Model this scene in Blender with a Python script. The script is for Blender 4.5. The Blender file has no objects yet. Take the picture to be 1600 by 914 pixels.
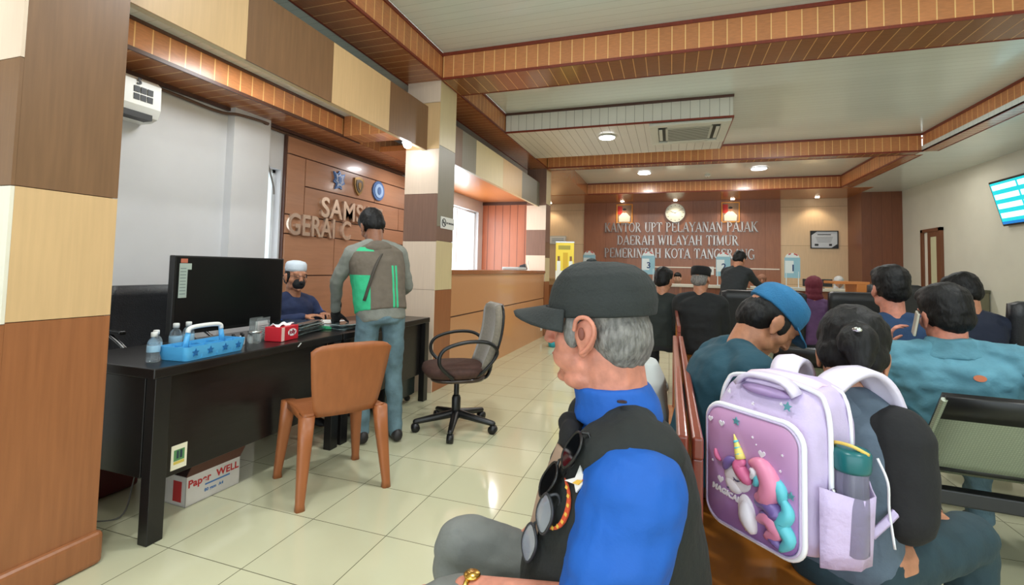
import bpy, bmesh, math, random
from mathutils import Vector, Matrix, Euler, noise
random.seed(7)
C = bpy.context.scene.collection
PI = math.pi
def R(d): return math.radians(d)
def lin(c):
    return tuple((v/12.92 if v <= .04045 else ((v+.055)/1.055)**2.4) for v in [x/255 for x in c])

# ------------------------------------------------------------------ camera
yaw, pit, rol, H = -.3226, .0495, .0232, 1.22
f_ = Vector((math.sin(yaw)*math.cos(pit), math.cos(yaw)*math.cos(pit), math.sin(pit)))
r_ = Vector((math.cos(yaw), -math.sin(yaw), 0)); u_ = r_.cross(f_)
r2 = r_*math.cos(rol)+u_*math.sin(rol); u2 = u_*math.cos(rol)-r_*math.sin(rol)
cd = bpy.data.cameras.new('camera'); cam = bpy.data.objects.new('camera', cd); C.objects.link(cam)
cam.matrix_world = Matrix(((r2.x, u2.x, -f_.x, 0), (r2.y, u2.y, -f_.y, 0), (r2.z, u2.z, -f_.z, H), (0, 0, 0, 1)))
cd.sensor_fit = 'HORIZONTAL'; cd.sensor_width = 36; cd.lens = 36*740/1600; cd.shift_y = -74.5/1600
cd.clip_start = .02; cd.clip_end = 200
bpy.context.scene.camera = cam

# ------------------------------------------------------------------ world, exposure, room lights
sc = bpy.context.scene
sc.view_settings.view_transform = 'Standard'; sc.view_settings.look = 'None'
sc.view_settings.gamma = 1; sc.view_settings.use_curve_mapping = False
sc.view_settings.exposure = -0.36
W = bpy.data.worlds.new('world'); sc.world = W; W.use_nodes = True
bg = W.node_tree.nodes['Background']; bg.inputs[0].default_value = (.84, .94, 1, 1); bg.inputs[1].default_value = 4.0
def area(name, loc, size, power, col=(1, 1, 1), down=True, shape='DISK', sy=None, rot=None):
    l = bpy.data.lights.new(name, 'AREA'); l.shape = shape; l.size = size; l.energy = power; l.color = col
    if sy: l.size_y = sy
    o = bpy.data.objects.new(name, l); C.objects.link(o); o.location = loc
    if rot: o.rotation_euler = rot
    return o
def point(name, loc, power, col, rad=.04):
    l = bpy.data.lights.new(name, 'POINT'); l.energy = power; l.color = col; l.shadow_soft_size = rad
    o = bpy.data.objects.new(name, l); C.objects.link(o); o.location = loc; return o
def spot(name, loc, power, col, ang=100, tgt=None):
    l = bpy.data.lights.new(name, 'SPOT'); l.energy = power; l.color = col; l.spot_size = R(ang); l.spot_blend = .6; l.shadow_soft_size = .05
    o = bpy.data.objects.new(name, l); C.objects.link(o); o.location = loc
    if tgt: o.rotation_euler = (Vector(tgt)-Vector(loc)).to_track_quat('-Z', 'Y').to_euler()
    return o

# ------------------------------------------------------------------ materials
MATS = {}
def mat(name, rgb, rough=.5, metal=0, spec=.5, var=0, vscale=20, bump=0, bscale=60, sss=0, sheen=0, emit=0, alpha=None, trans=0, coat=0, stretch=None):
    if name in MATS: return MATS[name]
    m = bpy.data.materials.new(name); m.use_nodes = True; nt = m.node_tree; b = nt.nodes['Principled BSDF']
    c = lin(rgb)
    b.inputs['Base Color'].default_value = (*c, 1); b.inputs['Roughness'].default_value = rough
    b.inputs['Metallic'].default_value = metal; b.inputs['Specular IOR Level'].default_value = spec
    if coat: b.inputs['Coat Weight'].default_value = coat
    if sss: b.inputs['Subsurface Weight'].default_value = sss; b.inputs['Subsurface Radius'].default_value = (.012, .004, .002)
    if sheen: b.inputs['Sheen Weight'].default_value = sheen
    if trans: b.inputs['Transmission Weight'].default_value = trans; b.inputs['IOR'].default_value = 1.35
    if alpha is not None: b.inputs['Alpha'].default_value = alpha
    if emit: b.inputs['Emission Color'].default_value = (*c, 1); b.inputs['Emission Strength'].default_value = emit
    if var or bump:
        tc = nt.nodes.new('ShaderNodeTexCoord'); mp = nt.nodes.new('ShaderNodeMapping'); nt.links.new(tc.outputs['Object'], mp.inputs[0])
        if stretch: mp.inputs['Scale'].default_value = stretch
    if var:
        n = nt.nodes.new('ShaderNodeTexNoise'); n.inputs['Scale'].default_value = vscale; n.inputs['Detail'].default_value = 4
        nt.links.new(mp.outputs[0], n.inputs['Vector'])
        cr = nt.nodes.new('ShaderNodeValToRGB'); cr.color_ramp.elements[0].position = .3; cr.color_ramp.elements[1].position = .7
        cr.color_ramp.elements[0].color = (*[v*(1-var) for v in c], 1); cr.color_ramp.elements[1].color = (*[min(1, v*(1+var)) for v in c], 1)
        nt.links.new(n.outputs[0], cr.inputs[0]); nt.links.new(cr.outputs[0], b.inputs['Base Color'])
    if bump:
        n2 = nt.nodes.new('ShaderNodeTexNoise'); n2.inputs['Scale'].default_value = bscale; n2.inputs['Detail'].default_value = 3
        nt.links.new(mp.outputs[0], n2.inputs['Vector'])
        bp = nt.nodes.new('ShaderNodeBump'); bp.inputs['Strength'].default_value = bump; bp.inputs['Distance'].default_value = .01
        nt.links.new(n2.outputs[0], bp.inputs['Height']); nt.links.new(bp.outputs[0], b.inputs['Normal'])
    MATS[name] = m; return m

def striped(name, rgb, line, axis, pitch, width, rough=.35, var=.12, off=0., grain=(1, 1, 1), axis2=None, pitch2=1, width2=.01, gscale=6, coat=0, bump=.15, spec=.5):
    """planks or tiles: thin joints repeated along one or two object axes"""
    m = bpy.data.materials.new(name); m.use_nodes = True; nt = m.node_tree; N = nt.nodes; L = nt.links; b = N['Principled BSDF']
    b.inputs['Roughness'].default_value = rough; b.inputs['Specular IOR Level'].default_value = spec
    if coat: b.inputs['Coat Weight'].default_value = coat; b.inputs['Coat Roughness'].default_value = .1
    tc = N.new('ShaderNodeTexCoord'); sp = N.new('ShaderNodeSeparateXYZ'); L.new(tc.outputs['Object'], sp.inputs[0])
    def mth(op, a, bb=None):
        n = N.new('ShaderNodeMath'); n.operation = op
        for i, v in enumerate((a, bb)):
            if v is None: continue
            if hasattr(v, 'links'): L.new(v, n.inputs[i])
            else: n.inputs[i].default_value = v
        return n.outputs[0]
    def lines(ax, p, w, o):
        s = mth('DIVIDE', mth('ADD', sp.outputs[ax], o+100*p), p)
        fr = mth('FRACT', s); lo = mth('LESS_THAN', fr, w/p)
        return lo, mth('FLOOR', s)
    l1, id1 = lines(axis, pitch, width, off[0] if isinstance(off, tuple) else off)
    mask = l1; idv = id1
    if axis2 is not None:
        l2, id2 = lines(axis2, pitch2, width2, off[1] if isinstance(off, tuple) else 0)
        mask = mth('MAXIMUM', l1, l2); idv = mth('ADD', id1, mth('MULTIPLY', id2, 17.3))
    wn = N.new('ShaderNodeTexWhiteNoise'); wn.noise_dimensions = '1D'; L.new(idv, wn.inputs['W'])
    mp = N.new('ShaderNodeMapping'); mp.inputs['Scale'].default_value = grain; L.new(tc.outputs['Object'], mp.inputs[0])
    nz = N.new('ShaderNodeTexNoise'); nz.inputs['Scale'].default_value = gscale; nz.inputs['Detail'].default_value = 5; L.new(mp.outputs[0], nz.inputs['Vector'])
    t = mth('ADD', mth('MULTIPLY', nz.outputs[0], .7), mth('MULTIPLY', wn.outputs[0], .3))
    c = lin(rgb); cr = N.new('ShaderNodeValToRGB')
    cr.color_ramp.elements[0].position = .25; cr.color_ramp.elements[1].position = .75
    cr.color_ramp.elements[0].color = (*[v*(1-var) for v in c], 1); cr.color_ramp.elements[1].color = (*[min(1, v*(1+var)) for v in c], 1)
    L.new(t, cr.inputs[0]); mx = N.new('ShaderNodeMix'); mx.data_type = 'RGBA'
    L.new(mask, mx.inputs['Factor']); L.new(cr.outputs[0], mx.inputs[6]); mx.inputs[7].default_value = (*lin(line), 1)
    L.new(mx.outputs[2], b.inputs['Base Color'])
    if bump:
        bp = N.new('ShaderNodeBump'); bp.inputs['Strength'].default_value = bump; bp.inputs['Distance'].default_value = .003; bp.invert = True
        L.new(mask, bp.inputs['Height']); L.new(bp.outputs[0], b.inputs['Normal'])
    MATS[name] = m; return m
def wood(name, rgb, rough=.35, var=.16, grain=(12, 12, .7), gscale=5, coat=0):
    return striped(name, rgb, rgb, 0, 50, .0001, rough, var, 0, grain, gscale=gscale, coat=coat, bump=0)

# ------------------------------------------------------------------ object helpers
def tag(o, label=None, cat=None, group=None, kind=None):
    if label: o['label'] = label
    if cat: o['category'] = cat
    if group: o['group'] = group
    if kind: o['kind'] = kind
    return o
def empty(name, loc=(0, 0, 0), rz=0, label=None, cat=None, group=None, rot=None, scale=None):
    o = bpy.data.objects.new(name, None); C.objects.link(o); o.location = loc; o.rotation_euler = rot or (0, 0, rz); o.empty_display_size = .1
    if scale: o.scale = (scale,)*3
    return tag(o, label, cat, group)
def link(name, me, m, parent=None, smooth=False, loc=None, rot=None):
    if m is not None and not isinstance(m, (list, tuple)): m = [m]
    for x in (m or []): me.materials.append(x if not isinstance(x, str) else MATS[x])
    if smooth:
        for p in me.polygons: p.use_smooth = True
    o = bpy.data.objects.new(name, me); C.objects.link(o)
    if parent: o.parent = parent
    if loc: o.location = loc
    if rot: o.rotation_euler = rot
    return o
def tree(o, loc=None, rot=None, rz=None, label=None, group=None, mats=None):
    """copy a thing, its parts and their sub-parts"""
    def cp(x, par):
        c = x.copy(); C.objects.link(c); c.parent = par
        for ch in list(x.children): cp(ch, c)
        return c
    r = cp(o, None)
    if loc is not None: r.location = loc
    if rot is not None: r.rotation_euler = rot
    if rz is not None: r.rotation_euler = (0, 0, rz)
    if label: r['label'] = label
    if group: r['group'] = group
    return r
class MB:
    """collects solids, then links them as ONE mesh object"""
    def __init__(s): s.v = []; s.f = []; s.mi = []; s.cur = 0; s.T = Matrix()
    def add(s, vs, fs, mi=None):
        n = len(s.v); s.v += [tuple(s.T @ Vector(v)) for v in vs]
        s.f += [tuple(i+n for i in f) for f in fs]; s.mi += [s.cur if mi is None else mi]*len(fs); return s
    def box(s, a, b, bev=0, mi=None, M=None):
        x0, y0, z0 = [min(p, q) for p, q in zip(a, b)]; x1, y1, z1 = [max(p, q) for p, q in zip(a, b)]
        if bev:
            bm = bmesh.new(); bmesh.ops.create_cube(bm, size=1)
            for v in bm.verts: v.co = Vector(((x0+x1)/2+v.co.x*(x1-x0), (y0+y1)/2+v.co.y*(y1-y0), (z0+z1)/2+v.co.z*(z1-z0)))
            bmesh.ops.bevel(bm, geom=bm.edges[:], offset=min(bev, .49*min(x1-x0, y1-y0, z1-z0)), segments=3, affect='EDGES', profile=.5)
            bm.verts.index_update(); vs = [v.co.copy() for v in bm.verts]; fs = [[v.index for v in f.verts] for f in bm.faces]; bm.free()
        else:
            vs = [(x0, y0, z0), (x1, y0, z0), (x1, y1, z0), (x0, y1, z0), (x0, y0, z1), (x1, y0, z1), (x1, y1, z1), (x0, y1, z1)]
            fs = [(3, 2, 1, 0), (4, 5, 6, 7), (0, 1, 5, 4), (1, 2, 6, 5), (2, 3, 7, 6), (3, 0, 4, 7)]
        if M is not None: vs = [M @ Vector(v) for v in vs]
        return s.add(vs, fs, mi)
    def tube(s, pts, r, n=10, mi=None, closed=False, caps=True, flat=1.0):
        pts = [Vector(p) for p in pts]; rs = r if isinstance(r, (list, tuple)) else [r]*len(pts)
        vs = []; fs = []; k = len(pts); prev = None
        for i, p in enumerate(pts):
            a = pts[i-1] if (i > 0 or closed) else p; b = pts[(i+1) % k] if (i < k-1 or closed) else p
            t = (b-a).normalized() if (b-a).length > 1e-9 else Vector((0, 0, 1))
            if prev is None:
                x = t.orthogonal().normalized()
                if abs(t.z) < .95: x = t.cross(Vector((0, 0, 1))).normalized()
            else:
                x = (prev-t*prev.dot(t)); x = x.normalized() if x.length > 1e-6 else t.orthogonal().normalized()
            prev = x; y = t.cross(x)
            for j in range(n):
                q = 2*PI*j/n; vs.append(p+x*math.cos(q)*rs[i]+y*math.sin(q)*rs[i]*flat)
        for i in range(k if closed else k-1):
            for j in range(n):
                a = i*n+j; b = i*n+(j+1) % n; c = ((i+1) % k)*n+(j+1) % n; d = ((i+1) % k)*n+j
                fs.append((a, b, c, d))
        if caps and not closed: fs.append(tuple(range(n))[::-1]); fs.append(tuple((k-1)*n+j for j in range(n)))
        return s.add(vs, fs, mi)
    def cap(s, p0, p1, r0, r1=None, n=14, mi=None):
        """tapered capsule"""
        r1 = r0 if r1 is None else r1; p0 = Vector(p0); p1 = Vector(p1); d = (p1-p0); d = d.normalized() if d.length > 1e-6 else Vector((0, 0, 1))
        pts = []; rs = []
        for a in (80, 60, 35, 0): pts.append(p0-d*r0*math.sin(R(a))); rs.append(r0*math.cos(R(a)))
        for a in (0, 35, 60, 80): pts.append(p1+d*r1*math.sin(R(a))); rs.append(r1*math.cos(R(a)))
        return s.tube(pts, rs, n, mi)
    def ell(s, c, rad, M=None, n=16, mi=None):
        c = Vector(c); vs = []; fs = []; h = n//2
        M = M or Matrix.Identity(3)
        M = M.to_3x3()
        for i in range(1, h):
            th = PI*i/h
            for j in range(n):
                ph = 2*PI*j/n; vs.append(c+M @ Vector((rad[0]*math.sin(th)*math.cos(ph), rad[1]*math.sin(th)*math.sin(ph), rad[2]*math.cos(th))))
        top = len(vs); vs += [c+M @ Vector((0, 0, rad[2])), c-M @ Vector((0, 0, rad[2]))]
        for i in range(h-2):
            for j in range(n): fs.append((i*n+j, (i+1)*n+j, (i+1)*n+(j+1) % n, i*n+(j+1) % n))
        for j in range(n): fs.append((top, j, (j+1) % n)); fs.append((top+1, (h-2)*n+(j+1) % n, (h-2)*n+j))
        return s.add(vs, fs, mi)
    def lathe(s, prof, c=(0, 0, 0), n=20, mi=None, M=None):
        """profile of (radius, height) about z"""
        c = Vector(c); vs = []; fs = []; k = len(prof); M = M or Matrix.Identity(3)
        for r, z in prof:
            for j in range(n): q = 2*PI*j/n; vs.append(c+M @ Vector((r*math.cos(q), r*math.sin(q), z)))
        for i in range(k-1):
            for j in range(n): fs.append((i*n+j, i*n+(j+1) % n, (i+1)*n+(j+1) % n, (i+1)*n+j))
        fs.append(tuple(range(n))[::-1]); fs.append(tuple((k-1)*n+j for j in range(n)))
        return s.add(vs, fs, mi)
    def loft(s, rings, n=20, mi=None, p=2.0):
        """rings: (centre, rx, ry, matrix3) superellipse sections in the local xy plane of each matrix"""
        vs = []; fs = []; k = len(rings)
        for c, rx, ry, M in rings:
            for j in range(n):
                q = 2*PI*j/n; a, b = math.cos(q), math.sin(q)
                x = math.copysign(abs(a)**(2/p), a)*rx; y = math.copysign(abs(b)**(2/p), b)*ry
                vs.append(Vector(c)+M @ Vector((x, y, 0)))
        for i in range(k-1):
            for j in range(n): fs.append((i*n+j, i*n+(j+1) % n, (i+1)*n+(j+1) % n, (i+1)*n+j))
        fs.append(tuple(range(n))[::-1]); fs.append(tuple((k-1)*n+j for j in range(n)))
        return s.add(vs, fs, mi)
    def prism(s, pts, M, t, mi=None):
        """outline pts (x,y) extruded t along the matrix z"""
        n = len(pts); vs = [M @ Vector((x, y, 0)) for x, y in pts]+[M @ Vector((x, y, t)) for x, y in pts]
        fs = [tuple(range(n))[::-1], tuple(range(n, 2*n))]+[(i, (i+1) % n, n+(i+1) % n, n+i) for i in range(n)]
        return s.add(vs, fs, mi)
    def sheet(s, grid, t, mi=None):
        """grid of points (rows of columns) given thickness t"""
        r = len(grid); c = len(grid[0]); P = [[Vector(p) for p in row] for row in grid]; nr = []
        for i in range(r):
            for j in range(c):
                a = P[min(i+1, r-1)][j]-P[max(i-1, 0)][j]; b = P[i][min(j+1, c-1)]-P[i][max(j-1, 0)][:] if False else P[i][min(j+1, c-1)]-P[i][max(j-1, 0)]
                q = a.cross(b); nr.append(q.normalized() if q.length > 1e-12 else Vector((0, 0, 1)))
        vs = [P[i][j]+nr[i*c+j]*t/2 for i in range(r) for j in range(c)]+[P[i][j]-nr[i*c+j]*t/2 for i in range(r) for j in range(c)]
        m = r*c; fs = []
        for i in range(r-1):
            for j in range(c-1):
                a, b, d, e = i*c+j, i*c+j+1, (i+1)*c+j+1, (i+1)*c+j; fs += [(a, e, d, b), (m+a, m+b, m+d, m+e)]
        rim = [(0, j) for j in range(c)]+[(i, c-1) for i in range(1, r)]+[(r-1, j) for j in range(c-2, -1, -1)]+[(i, 0) for i in range(r-2, 0, -1)]
        ids = [i*c+j for i, j in rim]
        for q in range(len(ids)): a, b = ids[q], ids[(q+1) % len(ids)]; fs.append((a, b, m+b, m+a))
        return s.add(vs, fs, mi)
    def mesh(s, name='mesh'):
        me = bpy.data.meshes.new(name); me.from_pydata(s.v, [], s.f)
        for p, i in zip(me.polygons, s.mi): p.material_index = i
        bm = bmesh.new(); bm.from_mesh(me); bmesh.ops.recalc_face_normals(bm, faces=bm.faces); bm.to_mesh(me); bm.free()
        me.update(); return me
    def build(s, name, m, parent=None, smooth=False, loc=None, rot=None):
        return link(name, s.mesh(name), m, parent, smooth, loc, rot)
    def skin(s, name, m, parent=None, voxel=.008, it=6, disp=None, pick=None, keep=None, dec=0):
        """fuse everything into one continuous surface (voxel remesh, smoothed)"""
        me = s.mesh(name); o = bpy.data.objects.new('tmp', me); C.objects.link(o)
        rm = o.modifiers.new('r', 'REMESH'); rm.mode = 'VOXEL'; rm.voxel_size = voxel
        if it: sm = o.modifiers.new('s', 'SMOOTH'); sm.factor = .5; sm.iterations = it
        if dec: d = o.modifiers.new('d', 'DECIMATE'); d.ratio = dec
        dg = bpy.context.evaluated_depsgraph_get(); dg.update()
        nm = bpy.data.meshes.new_from_object(o.evaluated_get(dg)); bpy.data.objects.remove(o)
        if disp:
            for v in nm.vertices:
                d = disp(v.co)
                v.co += (v.normal*d if not isinstance(d, Vector) else d)
        nm.materials.clear()
        for p in nm.polygons: p.material_index = 0
        o = link(name, nm, m, parent, True)
        if pick:
            for p in nm.polygons: p.material_index = pick(p.center, p.normal)
        return o
def fnoise(v, s=8, st=(1, 1, 1)): return noise.noise(Vector((v[0]*s*st[0], v[1]*s*st[1], v[2]*s*st[2])))
def bez(pts, n=8):
    """smooth path through points (Catmull-Rom)"""
    P = [Vector(p) for p in pts]; P = [P[0]*2-P[1]]+P+[P[-1]*2-P[-2]]; out = []
    for i in range(1, len(P)-2):
        for k in range(n):
            t = k/n; a, b, c, d = P[i-1], P[i], P[i+1], P[i+2]
            out.append(.5*((2*b)+(c-a)*t+(2*a-5*b+4*c-d)*t*t+(3*b-a-3*c+d)*t*t*t))
    return out+[P[-2]]
def text_mesh(txt, size, depth, bold=0.0, align='CENTER', sx=1.0):
    cu = bpy.data.curves.new('t', 'FONT'); cu.body = txt; cu.size = size; cu.extrude = depth/2; cu.offset = bold; cu.align_x = align; cu.align_y = 'CENTER'
    cu.space_character = 1.05
    o = bpy.data.objects.new('t', cu); C.objects.link(o); dg = bpy.context.evaluated_depsgraph_get()
    me = bpy.data.meshes.new_from_object(o.evaluated_get(dg)); bpy.data.objects.remove(o)
    if sx != 1:
        for v in me.vertices: v.co.x *= sx
    me.materials.clear(); return me
# ------------------------------------------------------------------ the room
m_floor = striped('floor tiles', (202, 200, 168), (112, 110, 88), 0, .402, .004, .1, .035, (.005, .095), (1, 1, 1), 1, .402, .004, 2.5, bump=.25, spec=.55)
m_wall = mat('painted plaster cool white', (205, 204, 205), .7, var=.03, vscale=3)
m_wallR = mat('painted plaster warm white', (214, 212, 196), .6, var=.03, vscale=3)
LN = (246, 200, 132); BW = (200, 132, 84)
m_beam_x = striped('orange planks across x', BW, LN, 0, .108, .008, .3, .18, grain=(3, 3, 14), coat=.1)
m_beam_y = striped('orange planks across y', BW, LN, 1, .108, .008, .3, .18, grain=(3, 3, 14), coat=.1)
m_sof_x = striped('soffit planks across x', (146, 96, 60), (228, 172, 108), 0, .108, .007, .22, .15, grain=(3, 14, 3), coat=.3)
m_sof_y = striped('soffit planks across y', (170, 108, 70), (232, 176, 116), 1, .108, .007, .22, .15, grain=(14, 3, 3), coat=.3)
m_edge = wood('red brown moulding', (128, 52, 34), .3)
m_dark = wood('dark moulding', (84, 52, 40), .4)
m_ceil = striped('white ceiling planks', (222, 232, 228), (190, 200, 194), 1, .1, .004, .2, .03, grain=(1, 8, 1), coat=.25, bump=.3)
m_ceilx = striped('white ceiling planks upright', (222, 222, 212), (160, 160, 148), 0, .11, .006, .25, .03, bump=.3)
w_red = wood('veneer red brown', (158, 100, 62), .35)
w_brn = wood('veneer brown', (128, 94, 64), .38)
w_mau = wood('veneer mauve brown', (128, 96, 80), .4)
w_lit = wood('veneer maple', (214, 178, 130), .4, .08)
w_pnk = wood('veneer pale pink', (222, 200, 178), .4, .06)
w_crm = wood('veneer cream', (214, 196, 152), .4, .07)
w_olv = wood('veneer grey olive', (132, 126, 108), .4, .06)
w_pal = wood('veneer pale', (232, 226, 208), .4, .05)
w_wallb = striped('panelling brown', (160, 106, 78), (104, 60, 40), 0, .56, .006, .35, .14, grain=(6, 6, .7), coat=.1)
w_walll = striped('panelling light', (226, 196, 158), (168, 136, 100), 2, .95, .008, .4, .07, off=-.03, grain=(8, 8, .7))
w_wallk = striped('panelling dark', (124, 74, 50), (88, 50, 36), 0, .19, .006, .35, .14, grain=(6, 6, .7))
w_slat = striped('partition slats', (176, 104, 72), (84, 44, 32), 0, .152, .01, .35, .1, off=.05, grain=(8, 8, .7))

def struct(name, mb, m, **k): o = mb.build(name, m, **k); o['kind'] = 'structure'; return o
struct('floor', MB().box((-3.7, -3.6, -.12), (4.95, 13.3, 0)), m_floor)
# left wall: plaster, a pilaster, the window gap by the sign panel and the long window behind the counter
b = MB()
b.box((-3.7, -3.6, 0), (-3.5, 3.3, 3.5)).box((-3.5, 2.93, 0), (-3.42, 3.3, 2.53))
b.box((-3.7, 3.3, 2.1), (-3.5, 3.52, 3.5)).box((-3.7, 3.3, 0), (-3.5, 3.52, .2)).box((-3.7, 3.52, 0), (-3.5, 6.2, 3.5))
b.box((-3.7, 6.2, 2.28), (-3.5, 8.4, 3.5)).box((-3.7, 6.2, 0), (-3.5, 8.4, .9)).box((-3.7, 8.4, 0), (-3.5, 13.3, 3.5))
struct('wall_left', b, m_wall)
b = MB()
for y0, y1, z0, z1 in ((3.3, 3.52, .2, 2.1), (6.2, 8.4, .9, 2.28)):
    for p in ((y0, z0, y0+.03, z1), (y1-.03, z0, y1, z1), (y0, z0, y1, z0+.03), (y0, z1-.03, y1, z1)): b.box((-3.62, p[0], p[1]), (-3.57, p[2], p[3]))
for y in (6.9, 7.6): b.box((-3.61, y, .9), (-3.58, y+.03, 2.28))
wf = struct('window_1', b, mat('white aluminium', (225, 228, 230), .4))
g = MB().box((-3.603, 3.32, .22), (-3.597, 3.5, 2.08)).box((-3.603, 6.22, .92), (-3.597, 8.38, 2.26)).build('window_glass', mat('clear glass', (255, 255, 255), .02, trans=1, alpha=.1), wf)
# daylight enters these two openings (bright overcast sky outside)
area('window_daylight', (-3.56, 7.3, 1.6), 2.1, 60, (.93, .97, 1), shape='RECTANGLE', sy=1.3, rot=(0, R(-90), 0))
struct('wall_right', MB().box((4.75, -3.6, 0), (4.95, 13.3, 3.5)), m_wallR)
b = MB(); Yb = 13.15
b.box((-3.5, Yb, 0), (-2.28, Yb+.15, 3.5), mi=1).box((-2.28, Yb-.03, 0), (2.58, Yb+.15, 3.5), mi=0).box((2.58, Yb, 0), (4.75, Yb+.15, 3.5), mi=1)
struct('wall_back', b, [w_wallb, w_walll])
struct('trim_1', MB().box((4.0, 12.3, 0), (4.75, Yb-.001, 3.08)), w_wallk)
struct('trim_2', MB().box((-.5, Yb-.05, 1.33), (2.55, Yb-.031, 1.36)), mat('white strip', (235, 225, 210), .4))
# partition closing the counter bay
struct('trim_3', MB().box((-3.5, 8.62, 0), (-2.56, 8.75, 2.62)), w_slat)
struct('baseboard_left', MB().box((-3.5, -3.6, 0), (-3.48, 2.93, .1)), m_wall)

# ceiling slabs
b = MB()
b.box((-2.16, -3.6, 3.35), (3.51, 11.6, 3.45))            # pits
b.box((3.51, -3.6, 3.08), (4.75, Yb, 3.16))               # right lower ceiling
b.box((-3.5, -3.6, 3.08), (-2.56, 4.17, 3.16)).box((-3.5, 4.17, 3.08), (-2.56, 8.9, 3.16))
b.box((-3.2, -3.6, 2.70), (-2.36, 4.165, 2.74))           # lowered ceiling over the desks
struct('ceiling', b, m_ceil)
# orange beams: (x0,y0,x1,y1), plank direction
def beam(n, x0, y0, x1, y1, d, z0=3.08, z1=3.35, sof=None):
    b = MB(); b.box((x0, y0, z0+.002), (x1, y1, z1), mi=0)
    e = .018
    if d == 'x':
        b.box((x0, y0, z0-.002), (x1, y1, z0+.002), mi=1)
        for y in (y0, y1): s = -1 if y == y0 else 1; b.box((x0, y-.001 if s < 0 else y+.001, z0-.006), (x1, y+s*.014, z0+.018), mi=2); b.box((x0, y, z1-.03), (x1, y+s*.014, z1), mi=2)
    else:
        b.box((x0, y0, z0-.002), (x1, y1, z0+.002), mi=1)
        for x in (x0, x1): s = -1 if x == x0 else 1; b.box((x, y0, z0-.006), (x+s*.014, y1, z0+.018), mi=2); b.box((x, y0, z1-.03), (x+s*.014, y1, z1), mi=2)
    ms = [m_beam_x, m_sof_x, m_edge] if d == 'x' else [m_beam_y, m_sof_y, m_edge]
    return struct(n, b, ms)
beam('trim_4', -2.56, -3.6, -2.175, 8.65, 'y')
beam('trim_5', -2.16, 4.17, 3.51, 4.60, 'x')
beam('trim_6', -2.16, 8.45, 3.51, 8.64, 'x')
beam('trim_7', 3.524, -3.6, 3.70, 8.45, 'y')
struct('trim_8', MB().box((-3.5, 8.9, 3.08), (-1.95, 12.0, 3.35)).box((-3.5, 11.614, 3.074), (4.0, Yb, 3.36)).box((-2.56, 8.655, 3.08), (-1.95, 8.9, 3.35)), wood('orange soffit', (176, 110, 62), .25, coat=.3))
beam('trim_9', -1.94, 11.60, 3.4, 11.7, 'x')
beam('trim_10', 3.42, 8.66, 3.6, 11.6, 'y')
# lower beam along the left wall over the desks, and the soffit over the counter bay
b = MB().box((-3.5, -3.6, 2.502), (-3.12, 6.3, 2.70), mi=0).box((-3.5, -3.6, 2.498), (-3.12, 6.3, 2.502), mi=1)
b.box((-3.12, -3.6, 2.49), (-3.106, 4.16, 2.515), mi=2).box((-3.12, -3.6, 2.68), (-3.106, 4.16, 2.70), mi=2).box((-3.5, -3.6, 2.47), (-3.47, 6.3, 2.498), mi=2)
b.box((-3.106, 3.9, 2.502), (-2.36, 4.16, 2.70), mi=3)
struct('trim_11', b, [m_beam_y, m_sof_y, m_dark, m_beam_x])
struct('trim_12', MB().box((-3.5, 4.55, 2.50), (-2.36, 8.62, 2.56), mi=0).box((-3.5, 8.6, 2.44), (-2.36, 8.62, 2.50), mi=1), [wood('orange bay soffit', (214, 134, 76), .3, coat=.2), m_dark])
# white dropped box with the air conditioner
b = MB().box((-2.16, 6.08, 3.08), (.70, 7.62, 3.34), mi=0)
b.box((-2.16, 6.068, 3.07), (.712, 6.08, 3.095), mi=1).box((-2.16, 6.06, 3.32), (.712, 6.08, 3.349), mi=2).box((.70, 6.08, 3.07), (.712, 7.62, 3.095), mi=1)
struct('trim_13', b, [m_ceilx, m_edge, m_dark])

# columns clad in coloured veneer panels, and the checkered fascia between them
PM = dict(r=w_red, b=w_brn, m=w_mau, l=w_lit, p=w_pnk, c=w_crm, o=w_olv, w=w_pal)
def column(label, x0, y0, x1, y1, south, east, zt=3.08, skirt=True):
    keys = list(PM); b = MB()
    b.box((x0+.012, y0+.012, 0), (x1-.012, y1-.012, zt), mi=keys.index('b'))
    for side, segs in (('s', south), ('e', east)):
        z = 0
        for zt_, k in segs:
            if side == 's': b.box((x0, y0, z+.0015), (x1, y0+.011, zt_-.0015), mi=keys.index(k))
            else: b.box((x1-.011, y0+.0115, z+.0015), (x1, y1, zt_-.0015), mi=keys.index(k))
            z = zt_
    o = b.build('column', [PM[k] for k in keys]); tag(o, kind='structure')
    if skirt:
        s = MB().box((x0-.02, y0-.022, 0), (x1+.022, y1+.02, .13), .02).build('skirting', w_red, o)
    return o
column('', -2.62, 1.0, -2.18, 1.337, [(.985, 'r'), (1.469, 'w'), (1.927, 'b'), (3.08, 'p')], [(.99, 'r'), (1.47, 'l'), (3.08, 'b')])
column('', -2.55, 4.165, -2.18, 4.54, [(.99, 'p'), (1.467, 'p'), (1.94, 'm'), (2.39, 'p'), (2.86, 'l'), (3.08, 'p')], [(.986, 'r'), (1.477, 'c'), (1.62, 'm'), (2.43, 'o'), (3.08, 'c')], skirt=False)
column('', -2.55, 8.45, -2.18, 8.80, [(.99, 'r'), (1.47, 'p'), (1.94, 'm'), (2.4, 'p'), (3.08, 'm')], [(.99, 'r'), (1.43, 'c'), (1.72, 'b'), (2.43, 'm'), (3.08, 'c')], skirt=False)
def fascia(n, y0, y1, seams, seq, z0=2.378, z1=2.82):
    keys = list(PM); b = MB().box((-2.36, y0, z0), (-2.322, y1, z1), mi=keys.index('c')); ys = [y0]+seams+[y1]
    for i, k in enumerate(seq): b.box((-2.3218, ys[i]+.001, z0), (-2.31, ys[i+1]-.001, z1), mi=keys.index(k))
    return struct(n, b, [PM[k] for k in keys])
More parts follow.
